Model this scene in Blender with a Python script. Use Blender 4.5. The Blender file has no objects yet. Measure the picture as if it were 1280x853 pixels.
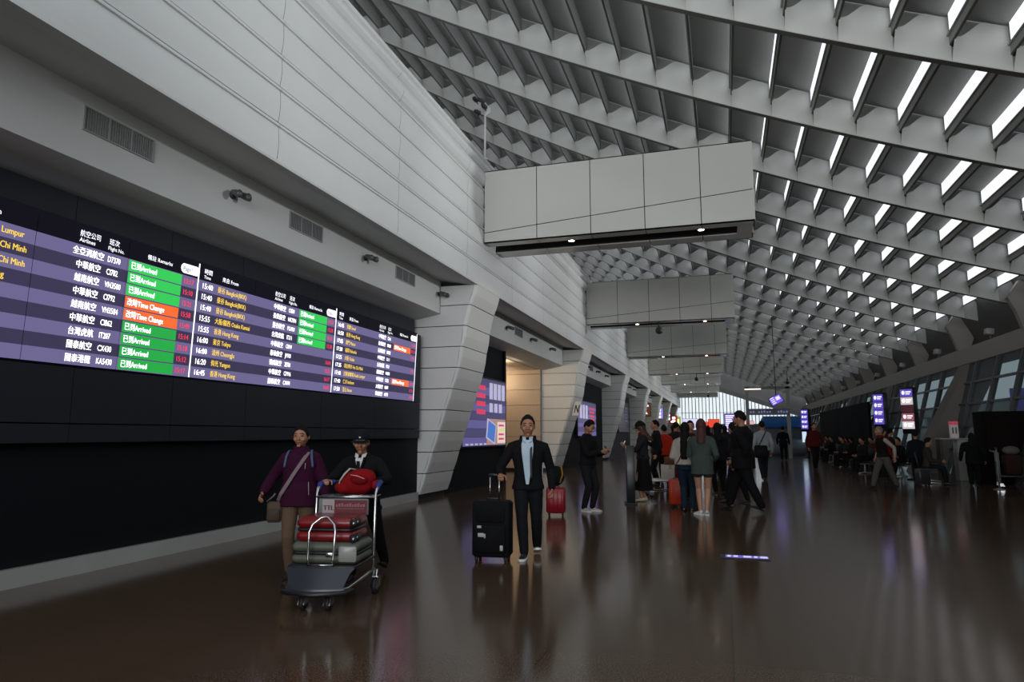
import bpy, math, random
from mathutils import Vector, Matrix, noise
R = math.radians
random.seed(7)
scn = bpy.context.scene
COL = scn.collection

# ------------------------------------------------------------------ camera
cam_d = bpy.data.cameras.new('camera')
cam = bpy.data.objects.new('camera', cam_d); COL.objects.link(cam)
cam_d.lens = 24.0; cam_d.sensor_width = 36.0; cam_d.clip_end = 500
cam.location = (0, 0, 1.45)
cam.rotation_euler = (R(90 + 7.774), 0, R(17.103))
scn.camera = cam

# ------------------------------------------------------------------ view, world
scn.view_settings.view_transform = 'Standard'
scn.view_settings.look = 'None'
scn.view_settings.exposure = 0.12
scn.view_settings.gamma = 1.0
scn.view_settings.use_curve_mapping = False
world = bpy.data.worlds.new('overcast_sky'); scn.world = world
world.use_nodes = True
bg = world.node_tree.nodes['Background']
bg.inputs[0].default_value = (0.86, 0.93, 1.0, 1)
bg.inputs[1].default_value = 0.8

# area fill added out of view behind the camera to brighten bulkheads and roof
def area(name, loc, rot, sx, sy, power, col=(1, 1, 1), spread=180):
    d = bpy.data.lights.new(name, 'AREA'); d.shape = 'RECTANGLE'; d.size = sx; d.size_y = sy
    d.energy = power; d.color = col; d.spread = R(spread)
    o = bpy.data.objects.new(name, d); COL.objects.link(o); o.location = loc; o.rotation_euler = rot
    return o
area('rear_fill', (0.0, -11.0, 5.0), (R(108), 0, R(2)), 14, 5, 900, (0.97, 0.99, 1.0), 110)
FLOOD = 1900.0
SKY_PANE = 1.0       # strength of the bright sky in the roof slots
END_GLASS = 0.85     # strength of the daylit end wall

# ------------------------------------------------------------------ helpers
def lin(c):
    if isinstance(c, str):
        c = [int(c[i:i + 2], 16) / 255 for i in (0, 2, 4)]
    return tuple((x / 12.92 if x <= 0.04045 else ((x + 0.055) / 1.055) ** 2.4) for x in c) + (1,)

MATS = {}
def mat(name, col, rough=0.5, metal=0.0, emit=None, es=1.0, noise_amt=0.0, nscale=8.0, coat=0.0, alpha=None, spec=None):
    if name in MATS: return MATS[name]
    m = bpy.data.materials.new(name); m.use_nodes = True
    nt = m.node_tree; b = nt.nodes['Principled BSDF']
    c = lin(col)
    b.inputs['Base Color'].default_value = c
    b.inputs['Roughness'].default_value = rough
    b.inputs['Metallic'].default_value = metal
    if coat: b.inputs['Coat Weight'].default_value = coat
    if spec is not None: b.inputs['Specular IOR Level'].default_value = spec
    if emit:
        b.inputs['Emission Color'].default_value = lin(emit)
        b.inputs['Emission Strength'].default_value = es
    if noise_amt:
        tc = nt.nodes.new('ShaderNodeTexCoord'); nz = nt.nodes.new('ShaderNodeTexNoise')
        nz.inputs['Scale'].default_value = nscale; nz.inputs['Detail'].default_value = 4
        nt.links.new(tc.outputs['Object'], nz.inputs['Vector'])
        mx = nt.nodes.new('ShaderNodeMix'); mx.data_type = 'RGBA'
        mx.inputs[6].default_value = tuple(x * (1 - noise_amt) for x in c[:3]) + (1,)
        mx.inputs[7].default_value = tuple(min(1, x * (1 + noise_amt)) for x in c[:3]) + (1,)
        nt.links.new(nz.outputs['Fac'], mx.inputs[0]); nt.links.new(mx.outputs[2], b.inputs['Base Color'])
    MATS[name] = m
    return m

def glass_mat(name, tint, op, rough=0.05):
    if name in MATS: return MATS[name]
    m = bpy.data.materials.new(name); m.use_nodes = True; nt = m.node_tree
    b = nt.nodes['Principled BSDF']; out = nt.nodes['Material Output']
    b.inputs['Base Color'].default_value = lin(tint); b.inputs['Roughness'].default_value = rough
    tr = nt.nodes.new('ShaderNodeBsdfTransparent'); tr.inputs[0].default_value = lin(tint)
    mx = nt.nodes.new('ShaderNodeMixShader'); mx.inputs[0].default_value = op
    nt.links.new(tr.outputs[0], mx.inputs[1]); nt.links.new(b.outputs[0], mx.inputs[2])
    nt.links.new(mx.outputs[0], out.inputs[0])
    MATS[name] = m
    return m

class MB:
    """collects shapes, then links them as one mesh object"""
    def __init__(s): s.v = []; s.f = []; s.m = []; s.sm = []; s.M = None
    def add(s, vs, fs, mi=0, smooth=False):
        o = len(s.v)
        if s.M is not None: vs = [s.M @ Vector(v) for v in vs]
        s.v += [tuple(v) for v in vs]
        s.f += [tuple(i + o for i in f) for f in fs]
        s.m += [mi] * len(fs); s.sm += [smooth] * len(fs)
        return s
    def box(s, x0, x1, y0, y1, z0, z1, mi=0):
        vs = [(x, y, z) for z in (z0, z1) for y in (y0, y1) for x in (x0, x1)]
        return s.add(vs, [(0, 2, 3, 1), (4, 5, 7, 6), (0, 1, 5, 4), (2, 6, 7, 3), (0, 4, 6, 2), (1, 3, 7, 5)], mi)
    def rbox(s, x0, x1, y0, y1, z0, z1, r=0.02, mi=0, n=3, axis='z'):
        # box with its four edges along one axis rounded and softly chamfered ends
        a = {'z': (x0, x1, y0, y1, z0, z1), 'y': (x0, x1, z0, z1, y0, y1), 'x': (y0, y1, z0, z1, x0, x1)}[axis]
        u0, u1, v0, v1, w0, w1 = a
        r = min(r, (u1 - u0) / 2.01, (v1 - v0) / 2.01)
        ch = min(r * 0.6, (w1 - w0) / 3)
        def ring(w, ins):
            pts = []
            for cx, cy, a0 in ((u1 - r, v1 - r, 0), (u0 + r, v1 - r, 90), (u0 + r, v0 + r, 180), (u1 - r, v0 + r, 270)):
                for k in range(n + 1):
                    t = R(a0 + 90 * k / n); rr = max(r - ins, 0.0005)
                    pts.append((cx + rr * math.cos(t), cy + rr * math.sin(t), w))
            return pts
        rings = [ring(w0, ch), ring(w0 + ch, 0), ring(w1 - ch, 0), ring(w1, ch)]
        def mp(p):
            return {'z': (p[0], p[1], p[2]), 'y': (p[0], p[2], p[1]), 'x': (p[2], p[0], p[1])}[axis]
        N = len(rings[0]); vs = [mp(p) for rg in rings for p in rg]; fs = []
        for i in range(3):
            for k in range(N):
                fs.append((i * N + k, i * N + (k + 1) % N, (i + 1) * N + (k + 1) % N, (i + 1) * N + k))
        fs.append(tuple(range(N))[::-1]); fs.append(tuple(3 * N + k for k in range(N)))
        return s.add(vs, fs, mi, True)
    def prism(s, poly, a0, a1, axis='y', mi=0, smooth=False):
        # polygon in the plane across axis, extruded from a0 to a1
        def mp(p, a): return {'y': (p[0], a, p[1]), 'x': (a, p[0], p[1]), 'z': (p[0], p[1], a)}[axis]
        n = len(poly); vs = [mp(p, a0) for p in poly] + [mp(p, a1) for p in poly]
        fs = [(k, (k + 1) % n, n + (k + 1) % n, n + k) for k in range(n)]
        fs += [tuple(range(n))[::-1], tuple(range(n, 2 * n))]
        return s.add(vs, fs, mi, smooth)
    def tube(s, pts, r, n=8, mi=0, cap=True, ax=None):
        pts = [Vector(p) for p in pts]; rs = r if isinstance(r, (list, tuple)) else [r] * len(pts)
        vs = []; up = None; N = len(pts)
        for i, p in enumerate(pts):
            d = (pts[min(i + 1, N - 1)] - pts[max(i - 1, 0)])
            d = d.normalized() if d.length > 1e-9 else Vector((0, 0, 1))
            if up is None:
                up = Vector(ax) if ax else (Vector((0, 0, 1)) if abs(d.z) < 0.9 else Vector((1, 0, 0)))
            x = (up - d * up.dot(d)); x = x.normalized() if x.length > 1e-6 else d.orthogonal().normalized()
            up = x; y = d.cross(x)
            rr = rs[i]; ra, rb = rr if isinstance(rr, tuple) else (rr, rr)
            for k in range(n):
                t = 2 * math.pi * k / n
                vs.append(p + x * (ra * math.cos(t)) + y * (rb * math.sin(t)))
        fs = []
        for i in range(N - 1):
            for k in range(n):
                fs.append((i * n + k, i * n + (k + 1) % n, (i + 1) * n + (k + 1) % n, (i + 1) * n + k))
        if cap: fs += [tuple(range(n))[::-1], tuple((N - 1) * n + k for k in range(n))]
        return s.add(vs, fs, mi, True)
    def limb(s, pts, rs, n=10, mi=0, ax=None):
        """tube with rounded ends"""
        pts = [Vector(p) for p in pts]; g = lambda r, q: tuple(x * q for x in r) if isinstance(r, tuple) else r * q
        big = lambda r: max(r) if isinstance(r, tuple) else r
        d0 = (pts[0] - pts[1]).normalized(); d1 = (pts[-1] - pts[-2]).normalized()
        P = [pts[0] + d0 * big(rs[0]) * .9, pts[0] + d0 * big(rs[0]) * .6] + pts + [pts[-1] + d1 * big(rs[-1]) * .6, pts[-1] + d1 * big(rs[-1]) * .9]
        Q = [g(rs[0], .3), g(rs[0], .75)] + list(rs) + [g(rs[-1], .75), g(rs[-1], .3)]
        return s.tube(P, Q, n, mi, True, ax)
    def ell(s, c, r, n=12, m=8, mi=0, M=None):
        vs = [(0, 0, 1)]
        for i in range(1, m):
            a = math.pi * i / m
            for k in range(n):
                t = 2 * math.pi * k / n
                vs.append((math.sin(a) * math.cos(t), math.sin(a) * math.sin(t), math.cos(a)))
        vs.append((0, 0, -1)); fs = []
        for k in range(n): fs.append((0, 1 + k, 1 + (k + 1) % n))
        for i in range(m - 2):
            for k in range(n):
                a = 1 + i * n
                fs.append((a + k, a + n + k, a + n + (k + 1) % n, a + (k + 1) % n))
        a = 1 + (m - 2) * n
        for k in range(n): fs.append((a + k, len(vs) - 1, a + (k + 1) % n))
        c = Vector(c); out = []
        for v in vs:
            w = Vector((v[0] * r[0], v[1] * r[1], v[2] * r[2]))
            out.append(c + (M @ w if M is not None else w))
        return s.add(out, fs, mi, True)
    def cyl(s, c, r, h, n=16, mi=0, axis='z', r2=None):
        c = Vector(c); d = {'z': Vector((0, 0, 1)), 'y': Vector((0, 1, 0)), 'x': Vector((1, 0, 0))}[axis]
        return s.tube([c, c + d * h], [r, r if r2 is None else r2], n, mi)
    def grid(s, rows, mi=0, smooth=True, closed=False):
        nr = len(rows); nc = len(rows[0]); fs = []
        for i in range(nr - 1):
            for k in range(nc - (0 if closed else 1)):
                fs.append((i * nc + k, i * nc + (k + 1) % nc, (i + 1) * nc + (k + 1) % nc, (i + 1) * nc + k))
        return s.add([p for r_ in rows for p in r_], fs, mi, smooth)
    def build(s, name, mats, parent=None, smooth=None):
        me = bpy.data.meshes.new(name); me.from_pydata(s.v, [], s.f)
        if not isinstance(mats, (list, tuple)): mats = [mats]
        for m in mats: me.materials.append(m)
        me.polygons.foreach_set('material_index', s.m)
        me.polygons.foreach_set('use_smooth', s.sm if smooth is None else [smooth] * len(s.f))
        me.update()
        o = bpy.data.objects.new(name, me); COL.objects.link(o)
        if parent: o.parent = parent
        return o

def tag(o, label=None, cat=None, group=None, kind=None):
    if label: o['label'] = label
    if cat: o['category'] = cat
    if group: o['group'] = group
    if kind: o['kind'] = kind
    return o
def struct(o): o['kind'] = 'structure'; return o
def root(name, loc=(0, 0, 0), rz=0.0, label=None, cat=None, group=None, kind=None):
    o = bpy.data.objects.new(name, None); o.empty_display_size = 0.1; COL.objects.link(o)
    o.location = loc; o.rotation_euler = (0, 0, rz)
    return tag(o, label, cat, group, kind)
def copy_tree(o, parent=None):
    c = o.copy(); COL.objects.link(c)
    if parent: c.parent = parent
    for ch in list(o.children):
        copy_tree(ch, c)
    return c

# lettering: text is turned into mesh faces and collected in an MB
def text_geo(body, size, sx=1.0, align='LEFT'):
    cu = bpy.data.curves.new('lettering', 'FONT'); cu.body = body; cu.size = size
    cu.align_x = align; cu.resolution_u = 2; cu.space_character = 1.0
    ob = bpy.data.objects.new('lettering', cu); COL.objects.link(ob)
    dg = bpy.context.evaluated_depsgraph_get(); ev = ob.evaluated_get(dg)
    me = ev.to_mesh()
    vs = [(v.co.x * sx, v.co.y, 0) for v in me.vertices]; fs = [tuple(p.vertices) for p in me.polygons]
    ev.to_mesh_clear()
    bpy.data.objects.remove(ob); bpy.data.curves.remove(cu)
    return vs, fs
_tc = {}
def put_text(mb, body, size, org, xdir, ydir, mi=0, sx=1.0, align='LEFT', bold=0.0):
    k = (body, size, sx, align)
    if k not in _tc: _tc[k] = text_geo(body, size, sx, align)
    vs, fs = _tc[k]; org = Vector(org); xd = Vector(xdir); yd = Vector(ydir)
    offs = [0.0] if not bold else [-bold, bold]
    for b in offs:
        mb.add([org + xd * (v[0] + b) + yd * v[1] for v in vs], fs, mi)
# ------------------------------------------------------------------ materials of the building
M_white = mat('white_metal_cladding', 'd6d8d6', 0.38, noise_amt=0.05, nscale=1.3)
M_white2 = mat('white_plaster', 'bfc1bf', 0.6, noise_amt=0.05, nscale=0.9)
M_gap = mat('joint_shadow_gap', '26272a', 0.8)
M_rib = mat('roof_blade_grey', '9fa09d', 0.5, noise_amt=0.06, nscale=0.8)
M_scallop = mat('roof_scallop_white', 'c6c8c4', 0.5)
M_ribedge = mat('roof_blade_edge', '5d5b57', 0.6)
M_black = mat('black_wall_panel', '0e1216', 0.6, noise_amt=0.1, nscale=0.7, spec=.15)
M_cab = mat('charcoal_board_casing', '20232b', 0.5, noise_amt=0.05, nscale=0.8, spec=.25)
M_steel = mat('brushed_steel', 'd6d7d5', 0.25, 0.55, noise_amt=0.15, nscale=1.2)
M_beige = mat('beige_wall_panel', 'b3a18c', 0.55, noise_amt=0.04)
M_dark = mat('dark_grey_metal', '2a2b2d', 0.5)
M_lamp = mat('warm_lamp_lens', 'ffffff', 0.3, emit='ffe9cf', es=14.0)
M_sky = mat('roof_slot_daylight', 'ffffff', 0.5, emit='f3f8ff', es=SKY_PANE)
M_rbeam = mat('grey_concrete_beam', '8e8a85', 0.6, noise_amt=0.08, nscale=0.9)
M_pierR = mat('dark_pier_cladding', '6f6963', 0.6, noise_amt=0.06)
M_mull = mat('dark_mullion', '3a3f43', 0.4)
M_vent = mat('grey_grille', '6c6f6f', 0.6)

def granite():
    m = bpy.data.materials.new('polished_granite_tiles'); m.use_nodes = True
    nt = m.node_tree; b = nt.nodes['Principled BSDF']; L = nt.links.new
    tc = nt.nodes.new('ShaderNodeTexCoord')
    n1 = nt.nodes.new('ShaderNodeTexNoise'); n1.inputs['Scale'].default_value = 95; n1.inputs['Detail'].default_value = 3
    n2 = nt.nodes.new('ShaderNodeTexNoise'); n2.inputs['Scale'].default_value = 0.5; n2.inputs['Detail'].default_value = 2
    L(tc.outputs['Object'], n1.inputs['Vector']); L(tc.outputs['Object'], n2.inputs['Vector'])
    cr = nt.nodes.new('ShaderNodeValToRGB')
    cr.color_ramp.elements[0].position = 0.42; cr.color_ramp.elements[0].color = lin('33281f')
    cr.color_ramp.elements[1].position = 0.60; cr.color_ramp.elements[1].color = lin('64503f')
    L(n1.outputs['Fac'], cr.inputs[0])
    br = nt.nodes.new('ShaderNodeTexBrick'); br.inputs['Scale'].default_value = 1.0
    br.inputs['Mortar Size'].default_value = 0.004; br.inputs['Brick Width'].default_value = 1.2; br.inputs['Row Height'].default_value = 1.2
    br.offset = 0.0
    br.inputs['Color1'].default_value = (1, 1, 1, 1); br.inputs['Color2'].default_value = (.9, .9, .9, 1); br.inputs['Mortar'].default_value = (.35, .35, .35, 1)
    L(tc.outputs['Object'], br.inputs['Vector'])
    mx = nt.nodes.new('ShaderNodeMix'); mx.data_type = 'RGBA'; mx.blend_type = 'MULTIPLY'; mx.inputs[0].default_value = 1
    L(cr.outputs[0], mx.inputs[6]); L(br.outputs['Color'], mx.inputs[7])
    L(mx.outputs[2], b.inputs['Base Color'])
    mr = nt.nodes.new('ShaderNodeMapRange'); mr.inputs[3].default_value = 0.10; mr.inputs[4].default_value = 0.17
    L(n2.outputs['Fac'], mr.inputs[0]); L(mr.outputs[0], b.inputs['Roughness'])
    b.inputs['Specular IOR Level'].default_value = 0.36
    return m
M_floor = granite()

# ------------------------------------------------------------------ floor and shell
YE = 90.0
XR = 9.0
fl = MB(); fl.box(-14, 16, -14, YE + 12, -0.3, 0); struct(fl.build('floor', M_floor))
def zc(x): return 9.01 - 0.44 * x + 0.00778 * x * x      # underside of the roof blades

bw = MB(); bw.box(-14, 16, -13.6, -13.2, 0, 3.2); bw.box(-14, -4, -13.6, -13.2, 3.2, 16)
struct(bw.build('wall_rear', M_white2))
lw = MB(); lw.box(-12.4, -12.0, -13.2, YE, 8.2, 16); struct(lw.build('wall_back_left', M_white2))

# ceiling: deck, blades, baffles, scalloped panels, daylight slots
ceil_root = root('ceiling', (0, 0, 0), kind='structure')
RY = [5.3 + 3.4 * k for k in range(25)] + [YE - .2]
FW = 0.83; FX = [-0.36 + FW * k for k in range(-14, 12)]
XL, XRR = -11.6, XR + 0.2
H_ = 0.78
def seg(xs): return [(x, zc(x)) for x in xs]
xs_all = [XL + (XRR - XL) * k / 40 for k in range(41)]
for Y in RY:
    b = MB()
    poly = [(x, zc(x)) for x in xs_all] + [(x, zc(x) + H_ + .05) for x in reversed(xs_all)]
    rows = []
    for (dy, dz) in ((-.07, 0), (.07, 0), (.05, H_ + .05), (-.05, H_ + .05)):
        rows.append([(x, Y + dy, zc(x) + dz) for x in xs_all])
    b.grid([rows[0], rows[1]], 1, False); b.grid([rows[1], rows[2]], 0, False); b.grid([rows[3], rows[0]], 0, False)
    b.build('rib', [M_rib, M_ribedge], ceil_root)
for i in range(len(RY) - 1):
    y0, y1 = RY[i] + .06, RY[i + 1] - .06
    fb = MB(); sb = MB(); db = MB(); gb = MB()
    for j in range(len(FX) - 1):
        x = FX[j]; xn = FX[j + 1]
        if x < XL or xn > XRR: continue
        z = zc(x)
        fb.box(x - .018, x + .018, y0, y1, z + .31, z + H_); fb.box(x - .019, x + .019, y0, y1, z + .285, z + .31, 1)
        # scalloped face on the near side of the far blade: low at the left, full height at the right
        rows = []
        NV, NU = 7, 12
        for v in range(NV + 1):
            row = []
            vv = v / NV
            for u in range(NU + 1):
                uu = u / NU
                t = min(1, uu / .62); hh = t * t * (3 - 2 * t)
                top_ = .30 + (H_ - .34) * hh
                X = x + .0 + uu * (xn - x)
                lean = .05 + .12 * vv * (1 - uu) + .10 * (1 - hh) * vv * vv
                row.append((X, y1 - lean + .04, zc(X) + top_ * vv + 0.012))
            rows.append(row)
        sb.grid(rows, 0, True)
        top = rows[-1]; back = [(p[0], y1, p[2] - .05) for p in top]
        sb.grid([top, back], 1, False)
        # deck with a slot beside the next baffle
        db.add([(x, y0, z + H_), (x, y1, z + H_), (xn, y1, zc(xn) + H_), (xn, y0, zc(xn) + H_)], [(0, 1, 2, 3)])
        # upright daylight strip along the top of the next baffle
        zn = zc(xn); xg = xn - .03
        gb.add([(xg, y0 + .15, zn + .47), (xg, y1 - .10, zn + .47), (xg, y1 - .10, zn + .79), (xg, y0 + .15, zn + .79)], [(0, 1, 2, 3)])
        fb.box(xg - .02, xg + .01, y0, y1, zn + .44, zn + .47)
    fb.build('baffle_row', [M_rib, M_ribedge], ceil_root)
    sb.build('scalloped_panel_row', [M_scallop, M_gap], ceil_root)
    db.build('roof_deck', M_rib, ceil_root)
    gb.build('roof_slot_glazing', M_sky, ceil_root)

# ------------------------------------------------------------------ left wall
PY = [14.14, 26.6, 38.9, 50.9, 61.9, 73.6, 84.6]
BHY = [14.57, 27.1, 39.4, 51.4, 62.3, 74.0, 85.0]
wl = root('wall_left', (0, 0, 0), kind='structure')
# upper louvred volume: backing + long curved cladding boards
b = MB()
b.prism([(-5.30, 5.02), (-5.30, 8.1), (-8.5, 8.1), (-8.5, 5.02)], -13, YE, 'y')
b.build('backing', M_gap, wl)
courses = [(4.79, 5.31), (5.335, 5.79), (5.815, 6.22), (6.245, 6.70), (6.725, 7.17)]
Ys = []
y = -12.7
while y < YE: Ys.append(y); y += 3.31
Ys = [yy - 0.26 for yy in Ys]
for (z0, z1) in courses:
    b = MB()
    prof = []
    n = 8
    for k in range(n + 1):
        t = k / n
        prof.append((-5.205 + .035 * math.sin(math.pi * (.10 + .80 * t)), z0 + (z1 - z0) * t))
    prof = [(-5.32, z0 + .01)] + [q for q in prof if q[1] < z1 - .05] + [(-5.19, z1 - .045), (-5.165, z1 - .04), (-5.165, z1 - .008), (-5.32, z1)]
    for k in range(len(Ys)):
        ya = Ys[k]; yb = min(Ys[k] + 3.303, YE)
        rows = [[(p[0], yy, p[1]) for p in prof] for yy in (ya, yb)]
        b.grid(rows, 0, False)
    b.build('cladding_board', M_white, wl)
b = MB()   # moulded cornice of three rounds
prof = [(-5.32, 7.195)]
for (za, zb, dx) in ((7.195, 7.66, .0), (7.66, 7.93, -.05), (7.93, 8.13, -.12)):
    for k in range(7):
        t = k / 6
        prof.append((-5.26 + dx + .14 * math.sin(math.pi * t) ** .7, za + (zb - za) * t))
prof += [(-5.6, 8.17), (-8.5, 8.17)]
for k in range(len(Ys)):
    ya = Ys[k]; yb = min(Ys[k] + 3.304, YE)
    b.grid([[(p[0], yy, p[1]) for p in prof] for yy in (ya, yb)], 0, False)
b.build('cornice', M_white, wl)
b = MB()   # soffit, fascia, lower soffit
b.prism([(-5.17, 4.79), (-5.30, 4.79), (-6.05, 4.93), (-7.4, 4.93), (-7.4, 5.0), (-5.2, 4.86)], -13, YE, 'y')
b.build('upper_soffit', M_white2, wl)
# fascia in bays between the piers
bays = [(-13, PY[0])] + [(PY[k] + 1.7, PY[k + 1]) for k in range(len(PY) - 1)] + [(PY[-1] + 1.7, YE)]
for (ya, yb) in bays:
    b = MB(); b.prism([(-6.05, 4.16), (-6.05, 4.95), (-7.2, 4.95), (-7.2, 4.0), (-6.75, 4.03)], ya, yb, 'y')
    b.build('fascia', M_white2, wl)
# piers
for k, yp in enumerate(PY):
    p = MB(); side_z = [0.12 + .47 * i for i in range(11)]
    def fx(z):
        pts = [(0.0, -6.53), (.117, -6.5), (2.935, -5.585), (3.63, -5.465), (4.14, -5.385), (4.8, -5.17), (5.2, -5.1)]
        for a, c in zip(pts, pts[1:]):
            if z <= c[0]: return a[1] + (c[1] - a[1]) * (z - a[0]) / (c[0] - a[0])
        return pts[-1][1]
    w = 1.72
    p.prism([(-6.93, 0), (-6.66, 0), (fx(4.8) - .12, 4.86), (-6.93, 4.86)], yp + .06, yp + w - .06, 'y', 1)
    p.prism([(-6.9, 0.0), (fx(0) - .05, 0.0), (fx(.1) - .05, .10), (-6.9, .10)], yp + .08, yp + w - .08, 'y', 1)
    for i in range(10):
        z0, z1 = side_z[i], min(side_z[i + 1] - .018, 4.79)
        if z1 <= z0: continue
        # side cladding
        a0, a1 = fx(z0), fx(z1)
        p.prism([(-6.92, z0), (a0 - .06, z0), (a1 - .06, z1), (-6.92, z1)], yp, yp + .05, 'y', 0)
        p.prism([(-6.92, z0), (a0 - .06, z0), (a1 - .06, z1), (-6.92, z1)], yp + w - .05, yp + w, 'y', 0)
        # front cladding, gently bowed
        rows = []
        for t in (0, .5, 1):
            zz = z0 + (z1 - z0) * t
            fxx = fx(zz) + (.012 if t == .5 else 0)
            rows.append([(fxx - .06, yp, zz), (fxx - .015, yp + .03, zz), (fxx, yp + .09, zz), (fxx, yp + w - .09, zz), (fxx - .06, yp + w, zz)])
        p.grid(rows, 0, False)
        top = rows[-1]; p.grid([top, [(q[0] - .08, q[1], q[2] - .0) for q in top]], 0, False)
        bot = rows[0]; p.grid([[(q[0] - .08, q[1], q[2]) for q in bot], bot], 0, False)
    p.build('pier', [M_white, M_gap], wl)
# black lower walls with recess, per bay
b = MB()
b.box(-7.0, -6.75, -13, 14.2, 0, 4.05); b.box(-6.76, -6.56, -13, 14.2, 0, 1.5)
b.build('black_panelling', M_black, wl)
bb = MB(); bb.box(-6.57, -6.50, -13, 14.1, 0, 0.18)
struct(bb.build('baseboard_left', M_steel))
# bay 2: black wall with display, then a beige alcove
b = MB(); b.box(-7.0, -6.58, 15.86, 20.5, 0, 4.05); b.box(-7.0, -6.5, 20.35, 20.5, 0, 4.05, 0)
b.build('black_panelling', M_black, wl)
b = MB()
b.box(-12, -11.8, 20.5, 26.6, 0, 4.0); b.box(-12, -6.93, 20.4, 20.5, 0, 4.0)
b.box(-12, -7.0, 20.5, 26.6, 4.0, 4.1)
for i in range(7):
    b.box(-12, -8.0, 26.35, 26.5, .12 + .62 * i, .12 + .62 * i + .605)
    b.box(-7.99, -6.93, 26.3, 26.5, .12 + .62 * i, .12 + .62 * i + .605)
b.build('beige_alcove', M_beige, wl)
b = MB(); b.box(-12, -6.93, 26.5, 26.62, 0, 4.1); b.box(-12.1, -12.0, 20.4, 26.6, 0, 4.1); b.build('alcove_backing', M_gap, wl)
# further bays
for k in range(2, 8):
    ya = PY[k - 1] + 1.72; yb = PY[k] if k < 7 else YE
    b = MB()
    b.box(-7.0, -6.6, ya, yb, 0, 4.05)
    b.build('black_panelling' if k in (2, 3) else 'shop_front', M_black if k == 2 else (M_cab if k == 3 else M_beige), wl)
    if k >= 4:
        c = MB(); c.box(-6.6, -6.55, ya + 2.0, yb - 5, 0.0, 2.6, 0); c.box(-6.55, -5.95, ya + 2.2, yb - 5.2, 0, 1.1, 1)
        c.build('shop_counter', [M_dark, M_white2], wl)

# end wall: white gable band, daylit glazing with vertical mullions
ew = root('wall_end', (0, 0, 0), kind='structure')
def zg(x): return 6.62 - 0.345 * x if x > -.3 else 6.72
b = MB()
xs = [-5.2 + .4 * k for k in range(38)]
b.grid([[(x, YE, zg(x)) for x in xs], [(x, YE, zc(x) + .9) for x in xs]], 0, False)
b.grid([[(x, YE, zg(x)) for x in xs], [(x, YE - 1.6, zg(x) - .05) for x in xs], [(x, YE - 1.6, zg(x) + .5) for x in xs], [(x, YE - .4, zc(x) + .9) for x in xs]], 0, False)
b.build('gable_band', M_white2, ew)
M_end = mat('daylit_frosted_glass', 'ffffff', 0.4, emit='e4eef2', es=END_GLASS)
wn = root('window_1', (0, 0, 0), kind='structure')
b = MB(); b.grid([[(x, YE + .3, 2.7) for x in xs], [(x, YE + .3, zg(x) + .3) for x in xs]], 0, False)
b.build('window_pane', M_end, wn)
b = MB()
x = -5.0
while x < 9.4:
    b.box(x - .045, x + .045, YE + .02, YE + .2, 2.6, zg(x) + .2); x += .42
b.box(-5.2, 9.6, YE, YE + .18, 2.55, 2.72); b.box(-5.2, 9.6, YE + .05, YE + .18, 4.1, 4.16)
b.build('window_frame', mat('pale_mullion', '8d9698', .5), wn)
b = MB(); b.box(-7, 13, YE + .2, YE + .4, 0, 2.6); b.build('end_wall_base', mat('end_wall_grey', '8a8d90', .5), ew)

# transverse bulkheads with downlights
def bulkhead(y0, xe, detail):
    t = root('trim_%d' % (BHY.index(y0) + 1), (0, y0, 5.85), kind='structure')
    D = 1.35; zt = 1.75
    core = MB(); core.box(-5.3, xe - .02, .03, D - .03, .35, zt - .02); core.box(-5.25, xe - .05, .03, .30, .03, .4); core.box(-5.25, xe - .05, D - .45, D - .03, .03, .4)
    core.build('core', M_gap, t)
    c = MB()
    xsn = [-5.165]
    for q in (-3.893, -2.652, -1.46, -.277):
        if q < xe - .4: xsn.append(q)
    xsn.append(xe)
    def zj(x): return .25 + (x + 5.165) * .0725
    for a, e in zip(xsn, xsn[1:]):
        a2, e2 = a + .009, e - .009
        for yy in (0, D):
            y1 = yy + (.028 if yy == 0 else -.028); yA, yB = min(yy, y1), max(yy, y1)
            c.prism([(a2, 0), (e2, 0), (e2, zj(e2) - .009), (a2, zj(a2) - .009)], yA, yB, 'y')
            c.prism([(a2, zj(a2) + .009), (e2, zj(e2) + .009), (e2, zt), (a2, zt)], yA, yB, 'y')
        c.box(a2, e2, 0, .32, 0, .028); c.box(a2, e2, D - .42, D, 0, .028)
        c.box(a2, e2, .0, D, zt - .02, zt)
    c.box(xe - .028, xe, .01, D - .01, .35, zt); c.box(xe - .028, xe, .01, .32, 0, .35); c.box(xe - .028, xe, D - .42, D - .01, 0, .35)
    c.box(xe - .35, xe - .03, 0.3, D - .4, 0.0, .028)
    c.build('cladding', mat('bulkhead_panel', 'c6c7c1', .22, noise_amt=.03, nscale=.6, coat=.3), t)
    for lx in (-3.16, xe - 1.1):
        l = MB(); l.cyl((lx, .33, -.012), .085, .04, 20, 1); l.cyl((lx, .33, -.016), .065, .012, 20, 0)
        l.build('downlight', [M_lamp, M_dark], t)
        d = bpy.data.lights.new('downlight_bulb', 'SPOT'); d.energy = 30; d.color = (1, .82, .62); d.spot_size = R(140); d.shadow_soft_size = .06
        o = bpy.data.objects.new('downlight_bulb', d); COL.objects.link(o); o.parent = t; o.location = (lx, .33, -.05)
    return t
for k, yb in enumerate(BHY): bulkhead(yb, .80 - .0185 * (yb - 14.57), k < 3)

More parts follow.
